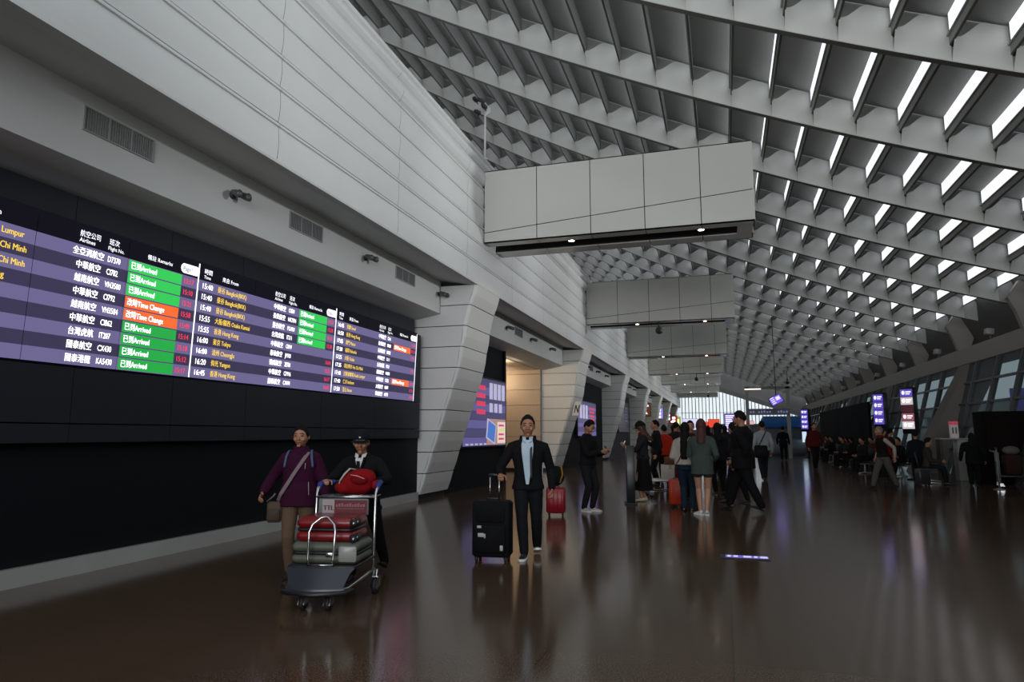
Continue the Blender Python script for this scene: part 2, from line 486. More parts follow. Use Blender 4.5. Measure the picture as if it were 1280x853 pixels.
# ------------------------------------------------------------------ right side: beam, leaning piers, glazing
rb = root('wall_right', (0, 0, 0), kind='structure')
b = MB()
b.prism([(XR, 4.12), (XR + 1.0, 4.05), (XR + 1.0, 4.95), (XR + .12, 4.78)], -13, YE, 'y')
b.build('edge_beam', M_rbeam, rb)
b = MB(); b.prism([(XR + 1.0, 4.6), (XR + 1.3, 4.6), (XR + 1.3, 7.0), (XR + .35, 6.6), (XR + .1, 6.5)], -13, YE, 'y')
b.build('gutter_wall', mat('dark_recess', '4a4846', .7), rb)
y = 6.0
k = 0
while y < YE - 4:
    b = MB(); b.prism([(XR + .1, 4.75), (XR + .55, 4.85), (XR + .9, 5.9), (XR + .1, 5.68 + .6), (XR - .25, 5.75), (XR - .05, 5.3)], y, y + .22, 'y')
    b.build('roof_bracket', M_rbeam, rb); y += 6.3
# piers leaning out towards the top, built between glazing bays
def gx(z): return XR - 1.05 + z * .27
PRY = [6.5 + 12.2 * k for k in range(7)]
PRY = [18.0 - 0, 30.4, 42.8, 55.2, 67.6, 80.0]
for y in PRY:
    b = MB()
    b.prism([(XR - 2.15, 0), (XR - .95, 0), (XR + 1.05, 4.1), (XR + .0, 4.1)], y - .55, y + .55, 'y')
    b.build('leaning_pier', M_pierR, rb)
wr = root('window_2', (0, 0, 0), kind='structure')
M_pane = glass_mat('grey_green_glass', '8b9a9c', .30, .08)
b = MB(); b.add([(gx(0), -13, 0), (gx(0), YE, 0), (gx(4.1), YE, 4.1), (gx(4.1), -13, 4.1)], [(0, 1, 2, 3)])
b.build('window_pane', M_pane, wr)
b = MB()
y = -12.5
while y < YE:
    b.add([(gx(0) - .09, y - .06, 0), (gx(0) - .09, y + .06, 0), (gx(0) + .09, y + .06, 0), (gx(0) + .09, y - .06, 0),
           (gx(4.1) - .09, y - .06, 4.1), (gx(4.1) - .09, y + .06, 4.1), (gx(4.1) + .09, y + .06, 4.1), (gx(4.1) + .09, y - .06, 4.1)],
          [(0, 3, 2, 1), (4, 5, 6, 7), (0, 1, 5, 4), (1, 2, 6, 5), (2, 3, 7, 6), (3, 0, 4, 7)])
    y += 2.07
for z in (.9, 1.75, 2.55, 3.35):
    b.box(gx(z) - .07, gx(z) + .07, -13, YE, z - .035, z + .035)
b.build('window_frame', M_mull, wr)
# outside: pavement, added sky blocker and grey building beyond the glazing
b = MB(); b.box(12.5, 60, -40, 160, -.35, -.05); struct(b.build('ground_outside', mat('asphalt', '55585a', .8, noise_amt=.1)))
cn = MB(); cn.box(XR + 1.0, 13.4, -13, 19, 4.3, 4.5); cn.box(13.2, 13.4, -13, 19, -.1, 4.3); struct(cn.build('trim_9', mat('blocker_grey', '3a3c3e', .7)))  # unseen slab and wall, added to keep sky out of the floor reflections
o_ = root('building_across', (26, 40, 0), 0, 'grey concrete building across the forecourt beyond the slanted glazing', 'building')
b = MB(); b.box(0, 8, -70, 70, 0, 2.6, 0); b.box(-.6, 8, -70, 70, 3.6, 4.6, 0); b.box(.5, 8, -70, 70, 2.6, 3.6, 1)
for yy in range(-70, 70, 6): b.box(-.5, 0, yy, yy + .7, 0, 4.0, 0)
b.build('facade', [mat('grey_facade', '7c8486', .7, noise_amt=.1, nscale=.3), mat('facade_window', '35444a', .2)], o_)

def flood(y, lamp=True):
    t = root('floodlight', (XR + .22, y, 4.80), 0, None, 'floodlight', 'floodlights along the top of the right beam')
    t['label'] = 'small floodlight on top of the right edge beam, aimed at the white wall opposite'
    b = MB(); b.tube([(.05, 0, -.02), (.05, 0, .22)], .025, 8); b.box(0, .10, -.10, .10, -.03, .0); b.build('bracket', M_vent, t)
    b = MB(); b.M = Matrix.Translation((.0, 0, .30)) @ Matrix.Rotation(R(8), 4, 'Y'); b.rbox(-.10, .14, -.16, .16, -.11, .11, .03, 0, 3, 'x'); b.build('lamp_head', mat('fixture_pale', '9a9b9b', .4), t)
    d = bpy.data.lights.new('flood_bulb', 'SPOT'); d.energy = FLOOD; d.color = (.96, .98, 1.0); d.spot_size = R(42); d.spot_blend = .9; d.shadow_soft_size = .25
    o = bpy.data.objects.new('flood_bulb', d); COL.objects.link(o); o.parent = t; o.location = (-.40, 0, .34)
    o.rotation_euler = (Vector((-14.4, 0, 1.3))).to_track_quat('-Z', 'Y').to_euler()
for k in range(12): flood(9.3 + 6.3 * k)
# ------------------------------------------------------------------ arrivals board
M_rowA = mat('board_row_light', '121118', .5, emit='6a638c', es=1.0, spec=.1)
M_rowB = mat('board_row_dark', '0c0c10', .5, emit='3a3650', es=1.0, spec=.1)
M_head = mat('board_header', '060608', .6, emit='100f18', es=1.0, spec=.08)
M_green = mat('board_green', '0a2010', .35, emit='2fc653', es=1.0)
M_green2 = mat('board_green_deep', '0a2010', .35, emit='24a544', es=1.0)
M_orange = mat('board_orange', '301004', .35, emit='fb6a30', es=1.0)
M_txt = mat('board_white_text', 'ffffff', .4, emit='f4f4ff', es=1.3)
M_yel = mat('board_yellow_text', 'a08010', .4, emit='e9c64a', es=1.1)
M_red = mat('board_red_text', '801020', .4, emit='f0344f', es=1.1)
M_pill = mat('board_pill', 'ffffff', .4, emit='eeeef4', es=1.0)
M_pillt = mat('board_pill_text', '303038', .5)
M_seam = mat('screen_seam', '0a0a0c', .6)
BM = [M_rowA, M_rowB, M_head, M_green, M_green2, M_orange, M_txt, M_yel, M_red, M_pill, M_pillt, M_seam]

pages = [
 dict(y0=3.76, t=['15:15', '15:20', '15:20', '15:25', '15:25', '15:30', '15:30', '15:35', '15:35'],
  c=['吉隆坡 Kuala Lumpur', '胡志明市 Ho Chi Minh', '胡志明市 Ho Chi Minh', '香港 Hong Kong', '河內 Hanoi', '大阪 Osaka', '東京 Tokyo', '香港 Hong Kong', '香港 Hong Kong'],
  a=[('全亞洲航空', 'D7370'), ('中華航空', 'CI782'), ('越南航空', 'VN3580'), ('中華航空', 'CI792'), ('越南航空', 'VN3584'), ('中華航空', 'CI862'), ('台灣虎航', 'IT207'), ('國泰航空', 'CX430'), ('國泰港龍', 'KA5430')],
  r=['g', 'g', 'g', 'o', 'o', 'd', 'd', 'd', 'd'], e=['15:17', '15:10', '15:21', '15:58', '15:49', '15:14', '15:18', '15:12', '15:17']),
 dict(y0=7.05, t=['15:40', '15:40', '15:40', '15:55', '15:55', '16:00', '16:00', '16:20', '16:45'],
  c=['曼谷 Bangkok(BKK)', '曼谷 Bangkok(BKK)', '曼谷 Bangkok(BKK)', '大阪/關西 Osaka Kansai', '香港 Hong Kong', '東京 Tokyo', '清州 CheongJu', '仰光 Yangon', '香港 Hong Kong'],
  a=[('中華航空', 'CI834'), ('長榮航空', 'HX2934'), ('曼谷航空', 'PG4981'), ('台灣虎航', 'IT211'), ('中華航空', 'CI019'), ('春秋航空', 'JM101'), ('德威航空', 'ZE781'), ('中華航空', 'CI7916'), ('國泰航空', 'CX494')],
  r=['g', 'g', 'g', 'g', '', '', '', '', ''], e=['15:33', '15:28', '15:31', '15:38', '', '16:04', '15:52', '16:17', '16:40']),
 dict(y0=10.34, t=['16:45', '16:50', '17:05', '17:20', '17:25', '17:35', '17:40', '17:40', '17:50'],
  c=['首爾 Seoul', '香港 Hong Kong', '澳門 Macau', '福岡 Fukuoka', '大阪 Osaka', '胡志明市 Ho Chi Minh', '吉隆坡機場 Kuala Lumpur', '仁川 Incheon', '釜山 Busan'],
  a=[('中華航空', 'CI161'), ('長榮航空', 'BR858'), ('長榮航空', 'BR802'), ('中華航空', 'CI111'), ('台灣虎航', 'IT213'), ('越南航空', 'VN570'), ('中華航空', 'CI722'), ('大韓航空', 'KE691'), ('華信航空', 'AE793')],
  r=['', 'o', '', '', '', '', 'o', '', ''], e=['16:38', '17:10', '17:01', '', '17:22', '', '17:58', '17:31', '17:44'])]
PWID = 3.27; TILT = R(2.5); ZB = 2.165; RH = 0.1405
board = root('arrivals_board', (-6.42, 3.0, ZB), 0, 'long wall mounted arrivals board with rows of flights and green and orange remarks', 'flight board')
cas = MB()
# casing around the screens, with its panel joints
def cbox(y0, y1, z0, z1, x1=-6.44): cas.box(-6.74 + 6.42, x1 + 6.42, y0 - 3.0 + .004, y1 - 3.0 - .004, z0 - ZB + .004, z1 - ZB - .004)
yj = [-13, -10.8, -8.6, -6.4, -4.2, -2, -.05, 2.05, 4.05, 5.43, 6.78, 8.14, 10.05, 11.9, 13.95]
for a, c in zip(yj, yj[1:]):
    cbox(a, c, 1.36, 1.555); cbox(a, c, 1.56, 2.14)
for a, c in zip(yj, yj[1:]): cbox(a, c, 3.66, 4.02, -6.60)
cbox(-13, 3.75, 2.145, 3.655); cbox(13.62, 13.95, 2.145, 3.655)
cas.build('casing', M_cab, board)
bk = MB(); bk.box(-.31, -.10, -16, 10.9, -.75, 1.5); bk.build('casing_back', M_black, board)
def on_board(y, z, lift=0.0):
    """local point on the tilted screen face; z above the screen bottom"""
    return (math.sin(TILT) * z - .02 + lift, y - 3.0, math.cos(TILT) * z)
XD = (0, 1, 0); YD = (math.sin(TILT), 0, math.cos(TILT))
def bquad(mb, y0, y1, z0, z1, mi, lift=0.0, th=.012):
    p = [on_board(y0, z0, lift), on_board(y1, z0, lift), on_board(y1, z1, lift), on_board(y0, z1, lift)]
    q = [(a[0] - th, a[1], a[2]) for a in p]
    mb.add(p + q, [(0, 1, 2, 3), (7, 6, 5, 4), (0, 4, 5, 1), (1, 5, 6, 2), (2, 6, 7, 3), (3, 7, 4, 0)], mi)
for pi_, pg in enumerate(pages):
    y0 = pg['y0']; W = PWID / 3
    for tl in range(3):
        s = MB(); ya = y0 + W * tl + .007; yb = y0 + W * (tl + 1) - .007
        for r_ in range(9):
            z1 = RH * (9 - r_)
            bquad(s, ya, yb, z1 - RH, z1, r_ % 2)
        bquad(s, ya, yb, RH * 9, RH * 9 + .23, 2)
        if tl == 2:
            for r_ in range(9):
                z1 = RH * (9 - r_); k = pg['r'][r_]
                if k: bquad(s, ya + .01, ya + .80, z1 - RH + .008, z1 - .008, {'g': 3, 'd': 4, 'o': 5}[k], .004, .005)
            # the page pill
            pts = []
            for q in range(20):
                t = 2 * math.pi * q / 20
                cy = ya + .93 + (.10 if math.cos(t) > 0 else -.10) + .06 * math.cos(t)
                pts.append(on_board(cy, RH * 9 + .085 + .062 * math.sin(t), .006))
            s.add(pts, [tuple(range(20))], 9)
            bquad(s, yb - .004, yb + .012, 0, RH * 9 + .2, 6, .004, .006)
        scr = s.build('screen', BM, board)
        zt = RH * 9 + .04
        L = [MB() for _ in range(10)]; t = L[9]
        if tl == 0:
            for r_ in range(9):
                zb = RH * (8 - r_) + .038
                put_text(L[r_], pg['t'][r_], .10, on_board(ya + .035, zb, .007), XD, YD, 6, .92, bold=.0016)
                put_text(L[r_], pg['c'][r_], .088, on_board(ya + .33, zb + .004, .007), XD, YD, 7, .80, bold=.0016)
            put_text(t, '時間', .075, on_board(ya + .06, zt + .055, .007), XD, YD, 6, 1)
            put_text(t, 'Time', .06, on_board(ya + .06, zt - .01, .007), XD, YD, 6, 1)
            put_text(t, '來自 From', .072, on_board(ya + .40, zt + .02, .007), XD, YD, 6, 1)
        if tl == 1:
            for r_ in range(9):
                zb = RH * (8 - r_) + .038
                put_text(L[r_], pg['a'][r_][0], .092, on_board(ya + .44 - (0 if len(pg['a'][r_][0]) < 5 else .05), zb, .007), XD, YD, 6, .82, bold=.002)
                put_text(L[r_], pg['a'][r_][1], .092, on_board(ya + .81, zb, .007), XD, YD, 6, .66, bold=.0016)
            put_text(t, '航空公司', .075, on_board(ya + .45, zt + .055, .007), XD, YD, 6, .85)
            put_text(t, 'Airlines', .062, on_board(ya + .45, zt - .01, .007), XD, YD, 6, 1)
            put_text(t, '班次', .075, on_board(ya + .81, zt + .055, .007), XD, YD, 6, .9)
            put_text(t, 'Flight No.', .06, on_board(ya + .80, zt - .01, .007), XD, YD, 6, .9)
        if tl == 2:
            for r_ in range(9):
                zb = RH * (8 - r_) + .038; k = pg['r'][r_]
                if k: put_text(L[r_], '改時Time Change' if k == 'o' else '已到Arrived', .092, on_board(ya + .03, zb, .010), XD, YD, 6, .80, bold=.0016)
                if pg['e'][r_]: put_text(L[r_], pg['e'][r_], .092, on_board(ya + .83, zb, .007), XD, YD, 8, .85, bold=.0016)
            put_text(t, '備註 Remarks', .066, on_board(ya + .25, zt + .02, .007), XD, YD, 6, 1)
            put_text(t, 'Page%d' % (pi_ + 1), .075, on_board(ya + .80, zt + .015, .012), XD, YD, 10, .95)
        for q_ in L:
            if q_.v: q_.build('row_lettering' if q_ is not L[9] else 'header_lettering', BM, scr)

# ------------------------------------------------------------------ second display, advertising
def led_wall(name, y0, y1, z0, z1, label, full=True, dim=False):
    t = root(name, (-6.47, y0, z0), 0, label, 'display')
    W = y1 - y0; Hh = z1 - z0
    f = MB(); f.rbox(-.12, -.012, -.05, W + .05, -.05, Hh + .05, .02, 0); f.build('frame', M_dark, t)
    s = MB()
    pal = [mat('ad_violet', '14122a', .3, emit='665f97', es=.8), mat('ad_dusk', '14122a', .3, emit='4c4a70', es=.8), mat('ad_pale', '444444', .3, emit='b5b2cf', es=.9),
           mat('ad_pink', '401020', .3, emit='d2405e', es=.9), mat('ad_blue', '102040', .3, emit='4b74c2', es=.9), mat('ad_cream', '505050', .3, emit='e2cfc6', es=.9), mat('ad_tan', '403020', .3, emit='b08d84', es=.8), mat('ad_yellow', '404010', .3, emit='d8d860', es=.9)]
    if dim: pal = [mat('ad_dim_a', '14141a', .3, emit='2b2c3a', es=.8), mat('ad_dim_b', '14141a', .3, emit='20212c', es=.8)] + [mat('ad_dim_c', '14141a', .3, emit='454660', es=.8)] * 6
    def q(a, b_, c, d, mi, l=0): s.box(-.01 + l, l + .001, a * W, b_ * W, c * Hh, d * Hh, mi)
    for k in range(8): q(0, 1, k / 8, (k + 1) / 8 - .004, k % 2)
    if full:
        for k in range(4): q(.58 + .105 * k, .66 + .105 * k, .70, .95, 2, .003); 
        for k in range(3): q(.58 + .12 * k, .66 + .12 * k, .50, .64, 2, .003)
        for k in range(4): q(.28, .48, .46 + .12 * k, .53 + .12 * k, 3, .003)
        q(.52, .995, .01, .40, 6, .003); q(.78, .99, .03, .36, 5, .006)
        for k in range(4): q(.81, .95, .08 + .07 * k, .11 + .07 * k, 7 if k == 2 else 3, .008)
        s.M = Matrix.Translation((.006, .64 * W, .2 * Hh)) @ Matrix.Rotation(R(-14), 4, 'X')
        s.box(0, .006, -.13 * W, .09 * W, -.15 * Hh, .15 * Hh, 2); s.box(.004, .009, -.11 * W, .07 * W, -.13 * Hh, .13 * Hh, 4); s.M = None
        for k in range(5): q(.05 + .1 * k, .11 + .1 * k, .012, .035, 2, .004)
    else:
        for k in range(3): q(.1 + .15 * k, .2 + .15 * k, .5, .9, 2, .003)
        for k in range(5): q(.62, .9, .35 + .11 * k, .41 + .11 * k, 3, .003)
    s.build('screen', pal, t)
    return t
led_wall('advertising_display', 16.7, 20.33, 1.13, 3.03, 'large violet advertising display with a tablet picture on the black wall behind the walking man')
led_wall('advertising_display', 31.5, 36.2, 1.37, 3.03, 'smaller violet advertising display on the wall between the second and third piers', False)
led_wall('advertising_display', 44.5, 49.4, 1.6, 3.6, 'dim dark display on the wall just beyond the third pier', False, True)

# ------------------------------------------------------------------ fascia fittings
def vent(y, w, label):
    t = root('ventilation_grille', (-6.045, y, 4.62), 0, label, 'ventilation grille', 'grilles along the fascia')
    f = MB(); W = w / 2
    f.box(-.02, .012, -W - .02, -W, -.13, .13); f.box(-.02, .012, W, W + .02, -.13, .13); f.box(-.02, .012, -W, W, .115, .13); f.box(-.02, .012, -W, W, -.13, -.115)
    if w > .6:
        for q in (-W / 3, W / 3): f.box(-.02, .010, q - .01, q + .01, -.12, .12)
    f.build('frame', mat('grille_frame', '8d9090', .5), t)
    g = MB(); g.box(-.02, -.008, -W, W, -.115, .115, 1)
    k = -W + .02
    while k < W: g.box(-.01, .006, k, k + .012, -.115, .115, 0); k += .03
    g.build('louvre', [M_vent, M_gap], t)
def cluster(y, z, label, g):
    t = root('adjustable_spotlight', (-6.04, y, z), 0, label, 'spotlight', g)
    b = MB(); b.cyl((-.01, 0, 0), .05, .03, 12, 0, 'x'); b.tube([(0, 0, 0), (.08, 0, -.01)], .016); b.build('mount', M_dark, t)
    for dy, dz in ((-.055, .02), (.055, .03)):
        b = MB(); b.limb([(.05, dy, dz), (.10, dy * 1.2, dz - .02), (.17, dy * 1.6, dz - .05)], [.035, .042, .052], 10); b.cyl((.17, dy * 1.6, dz - .05), .05, .02, 12, 0, 'x', .056)
        b.build('lamp_head', mat('fixture_grey', '4a4d4f', .4), t)
FG = 'spotlights along the left fascia'
vent(5.40, .86, 'widest grey three panel grille on the fascia above the arrivals board'); vent(8.84, .84, 'middle grey grille on the fascia above the arrivals board'); vent(12.3, .84, 'grey grille on the fascia nearest the first pier, seen steeply')
cluster(7.16, 4.56, 'dark twin spotlight on the fascia between the first and middle grille', FG)
cluster(10.66, 4.59, 'dark twin spotlight on the fascia between the middle and last grille', FG)
cluster(14.0, 4.59, 'dark twin spotlight on the fascia beside the first pier top', FG)
for k in range(1, 6):
    ya = PY[k - 1] + 1.72; yb = PY[k]; n = ['', 'second', 'third', 'fourth', 'fifth', 'sixth'][k]
    for q, w_ in ((.30, 'near'), (.55, 'middle'), (.8, 'far')):
        cluster(ya + (yb - ya) * q, 4.58, 'dark spotlight at the %s end of the fascia in the %s bay from the left' % (w_, n), FG)
    vent(ya + (yb - ya) * .42, .8, 'grey grille on the fascia of the %s bay from the left' % n)

# cameras on a pole above the cornice
t = root('camera_pole', (-5.36, 15.15, 8.15), 0, 'white pole with a cluster of cameras standing on the cornice beside the first bulkhead', 'security camera')
b = MB(); b.tube([(0, 0, 0), (0, 0, 1.45)], .028, 10); b.cyl((0, 0, 0), .07, .03, 12); b.prism([(-.02, 1.1), (.14, 1.2), (.14, 1.32), (-.02, 1.52)], -.02, .02, 'y'); b.build('pole', M_white, t)
for dx, dz, ry in ((-.05, 1.50, 25), (.02, 1.34, -10), (-.16, 1.22, 5), (-.22, 1.56, -20)):
    b = MB(); b.M = Matrix.Translation((dx, -.08, dz)) @ Matrix.Rotation(R(ry), 4, 'Y') @ Matrix.Rotation(R(15), 4, 'X')
    b.rbox(-.05, .05, -.16, .10, -.045, .045, .02, 0, 3, 'y'); b.cyl((0, -.19, 0), .04, .04, 12, 0, 'y'); b.box(-.01, .01, 0, .08, -.10, -.03)
    b.build('camera_head', M_dark, t)

# dome cameras hanging from the bulkheads
def dome(loc, rod, label):
    t = root('dome_camera', loc, 0, label, 'security camera', 'dome cameras hanging along the hall')
    b = MB(); b.tube([(0, 0, 0), (0, 0, -rod)], .025, 8); b.cyl((0, 0, -.02), .06, .02, 12); b.build('rod', M_dark, t)
    b = MB(); b.ell((0, 0, -rod - .13), (.15, .15, .14), 16, 10); b.cyl((0, 0, -rod - .10), .16, .10, 16, 0, 'z', .10); b.build('dome', M_dark, t)
dome((-2.29, 27.25, 5.86), .22, 'black dome camera hanging under the second bulkhead')
dome((-1.75, 51.55, 5.86), .30, 'small black dome camera under the fourth bulkhead')
dome((-1.4, 74.15, 5.86), .35, 'tiny black dome camera under the farthest bulkheads')
dome((5.4, RY[17], zc(5.4) + .01), .9, 'small black dome camera hanging from the roof right of the hall centre')
t = root('dome_camera', (-4.1, RY[2], zc(-4.1)), 0, 'small pale camera hanging from a roof blade above the first bulkhead', 'security camera')
b = MB(); b.tube([(0, 0, .05), (0, 0, -.12)], .02, 8); b.rbox(-.05, .05, -.12, .08, -.24, -.12, .03, 0, 3, 'z'); b.build('housing', M_vent, t)

# roof downlights on the blades
def roof_lamp(px, y, label):
    t = root('roof_downlight', (px, y, zc(px) - .02), 0, label, 'downlight', 'downlights on the roof blades')
    b = MB(); b.cyl((0, 0, -.10), .10, .14, 16, 0, 'z', .08); b.build('housing', M_vent, t)
    b = MB(); b.cyl((0, 0, -.112), .085, .015, 16); b.build('lens', M_lamp, t)
    d = bpy.data.lights.new('downlight_bulb', 'SPOT'); d.energy = 60; d.color = (1, .85, .66); d.spot_size = R(120); d.shadow_soft_size = .08
    o = bpy.data.objects.new('downlight_bulb', d); COL.objects.link(o); o.parent = t; o.location = (0, 0, -.14)
roof_lamp(-3.15, RY[5], 'lit round downlight on a roof blade just above the first bulkhead')
roof_lamp(-2.5, RY[11], 'nearest of the three lit downlights in a line above the second bulkhead')
roof_lamp(-2.4, RY[13], 'middle of the three lit downlights in a line above the second bulkhead')
roof_lamp(-2.3, RY[15], 'farthest of the three lit downlights in a line above the second bulkhead')

# warm lamp in the alcove
t = root('alcove_downlight', (-8.4, 25.6, 3.98), 0, 'warm downlight in the ceiling of the beige alcove', 'downlight')
b = MB(); b.cyl((0, 0, -.03), .10, .04, 16); b.build('lens', M_lamp, t)
for (x, y, e) in ((-8.4, 25.6, 25), (-7.6, 22.6, 120)):
    d = bpy.data.lights.new('alcove_bulb', 'POINT'); d.energy = e; d.color = (1, .80, .58); d.shadow_soft_size = .1
    o = bpy.data.objects.new('alcove_bulb', d); COL.objects.link(o); o.location = (x, y, 3.5 if y > 24 else 3.85)

# zone sign on the second pier
t = root('pier_sign', (-5.49, 26.58, 2.45), 0, 'white sign with a dark N on the second pier', 'sign')
b = MB(); b.prism([(-.20, -.27), (.06, -.27), (.17, .27), (-.08, .27)], -.03, 0, 'y'); b.build('plate', mat('sign_white', 'd4d6d6', .4), t)
b = MB(); put_text(b, 'N', .46, (-.135, -.034, -.17), (.7, 0, .0), (.2, 0, 1), 0, .8, bold=.012); b.build('letter', mat('sign_dark', '2c2c2e', .5), t)

# lit shop signs hanging before the far bays
def lightbox(y, z0, z1, w, colb, colt, txt, label, x=-6.15):
    t = root('shop_sign', (x, y, z0), 0, label, 'sign', 'lit shop signs along the left wall')
    h = z1 - z0
    b = MB(); b.rbox(-w / 2, w / 2, -.08, .08, 0, h, .03, 0, 3, 'z'); b.tube([(-.1, 0, h), (-.1, 0, h + .5)], .02, 6); b.tube([(.1, 0, h), (.1, 0, h + .5)], .02, 6); b.build('housing', M_dark, t)
    b = MB(); b.rbox(-w / 2 + .04, w / 2 - .04, -.095, -.07, .04, h - .04, .03, 0, 3, 'y'); b.build('face', mat('face_' + colb, '202020', .4, emit=colb, es=1.0), t)
    b = MB()
    if txt == 'person':
        b.ell((0, -.10, h * .42), (.10, .02, .10), 10, 6); b.prism([(-.22, h * .18), (.22, h * .18), (.10, h * .34), (-.10, h * .34)], -.105, -.095, 'y'); b.box(-w * .3, w * .3, -.105, -.095, h * .72, h * .84)
    else:
        for k in range(txt): b.rbox(-w * .28, w * .28, -.105, -.09, h * (.10 + .85 * k / txt), h * (.10 + .85 * (k + .7) / txt), .05, 0, 3, 'y')
    b.build('pictogram', mat('pict_' + colt, '404040', .4, emit=colt, es=1.5), t)
lightbox(56.0, 2.85, 3.95, .95, '4e2f18', 'f0e6da', 'person', 'brown lit sign with a white person symbol, nearest in the row of shop signs', -6.0)
lightbox(66.0, 2.85, 3.95, 1.05, '8d86d8', 'ffffff', 3, 'pale violet lit sign second in the row of shop signs', -5.9)
lightbox(75.0, 2.85, 3.75, .95, '3a1a1a', 'ffffff', 2, 'dark lit sign with two white discs third in the row of shop signs', -5.7)
lightbox(82.0, 2.7, 3.6, .95, 'a01818', 'ffffff', 2, 'red lit sign fourth in the row of shop signs', -5.6)
lightbox(88.0, 2.6, 3.6, .8, '8ea820', 'e8f0a0', 1, 'lime green lit sign farthest in the row of shop signs', -5.5)

# ------------------------------------------------------------------ far middle: gantry, signs, displays
t = root('sign_gantry', (2.63, 45, 0), 0, 'tall grey gantry frame with a long dark sign across the middle of the hall', 'gantry')
for sx in (-1, 1):
    b = MB(); b.box(sx * 1.18 - .10, sx * 1.18 + .10, -.12, .12, 0, 4.35); b.build('post', mat('gantry_grey', '8a8b8b', .5), t)
b = MB(); b.box(-1.3, 1.3, -.12, .12, 4.22, 4.36); b.build('crossbeam', M_vent, t)
b = MB(); b.box(-1.3, -.35, -.16, -.12, 4.18, 4.25); b.build('lamp_strip', mat('strip_glow', 'ffffff', .4, emit='ffd9c8', es=1.5), t)
b = MB(); b.box(-1.18, 1.25, -.22, .10, 2.62, 3.0); sgn = b.build('sign_panel', mat('sign_navy', '191b2c', .4, emit='191b30', es=.5), t)
b = MB()
for k in range(14):
    if k not in (2, 8, 9): b.box(-1.05 + .16 * k, -.95 + .16 * k, -.235, -.222, 2.74, 2.84 + .03 * (k % 3))
b.build('sign_lettering', mat('sign_glow', '505068', .4, emit='5c5e86', es=.8), sgn)
t = root('hanging_screen', (2.74, RY[10], 3.27), 0, 'violet lit screen hung at a tilt before the gantry', 'screen')
b = MB(); b.M = Matrix.Rotation(R(-28), 4, 'Y')
b.rbox(-.33, .33, -.04, .04, -.24, .24, .02, 0, 3, 'y'); b.build('housing', M_dark, t)
b = MB(); b.M = Matrix.Rotation(R(-28), 4, 'Y'); b.box(-.30, .30, -.05, -.035, -.21, .21); b.build('screen', mat('violet_glow', '201848', .4, emit='6a50d8', es=1.1), t)
b = MB(); b.M = Matrix.Rotation(R(-28), 4, 'Y')
for k in range(4): b.box(-.25, -.05, -.056, -.05, -.15 + .1 * k, -.10 + .1 * k)
b.box(.02, .24, -.056, -.05, -.05, .14); b.build('screen_lettering', mat('pale_violet_glow', '808080', .4, emit='cdc4ff', es=1.3), t)
b = MB(); b.tube([(0, 0, .2), (0, 0, zc(2.74) - 3.26)], .02, 6); b.build('hanger', M_dark, t)
t = root('flight_display', (.62, 60, 0), 0, 'bright violet and white flight display standing in the crowd in mid hall', 'display')
b = MB(); b.rbox(-.55, .55, -.10, .10, 1.55, 3.15, .03, 0, 3, 'z'); b.box(-.3, .3, -.05, .05, 0, 1.6); b.build('housing', M_dark, t)
b = MB(); b.box(-.50, .50, -.115, -.10, 1.62, 3.08, 0); b.build('screen', mat('display_violet', '302050', .4, emit='6a55d0', es=1.0), t)
b = MB()
for k in range(9): b.box(-.45, .05 + .12 * (k % 3), -.122, -.115, 1.68 + .155 * k, 1.77 + .155 * k)
b.build('screen_lettering', mat('display_white', '808080', .4, emit='e8e4ff', es=1.2), t)
for (x, y, w, z0, z1, c, lab) in ((-.80, 62, .95, 2.0, 2.75, 'd63a1a', 'orange red lit shop sign over the crowd in mid hall'), (-3.6, 80, 1.7, 1.9, 3.2, 'c9c2ea', 'pale lilac lit panel below the far glazing'), (-1.9, 84, 1.5, 2.2, 2.9, 'd04a3a', 'red lit strip sign below the far glazing'), (2.0, 70, 1.6, 2.35, 2.75, 'd8a0a0', 'small pink lit sign behind the tall man in black')):
    t = root('shop_sign', (x, y, z0), 0, lab, 'sign')
    b = MB(); b.rbox(-w / 2, w / 2, -.08, .08, 0, z1 - z0, .03, 0, 3, 'z'); b.box(-w / 2 + .1, -w / 2 + .16, -.03, .03, -z0, 0); b.box(w / 2 - .16, w / 2 - .1, -.03, .03, -z0, 0); b.build('housing', M_dark, t)
    b = MB(); b.box(-w / 2 + .03, w / 2 - .03, -.095, -.08, .03, z1 - z0 - .03); b.build('face', mat('face_' + c, '303030', .4, emit=c, es=1.1), t)
t = root('information_booth', (4.1, 52, 0), 0, 'blue lit information booth with a curved header beyond the gantry', 'booth')
b = MB(); b.rbox(-1.4, 1.4, -.5, 1.5, 0, 1.1, .3, 0, 5, 'z'); b.build('counter', mat('booth_grey', '6f7a86', .4), t)
b = MB(); b.box(-1.4, -1.3, -.5, -.4, 1.1, 2.7); b.box(1.3, 1.4, -.5, -.4, 1.1, 2.7); b.box(-1.4, 1.4, 1.35, 1.45, 1.1, 2.7); b.build('post', M_vent, t)
b = MB(); b.rbox(-1.5, 1.5, -.7, 1.6, 1.95, 2.7, .3, 0, 5, 'z'); b.build('header', mat('booth_blue', '1b3f66', .6, emit='1c4f8c', es=.15), t)
b = MB(); b.box(1.05, 1.45, -.74, -.70, .9, 2.55); b.build('lit_panel', mat('booth_light', 'c0d8e8', .4, emit='bcd4e4', es=1.0), t)
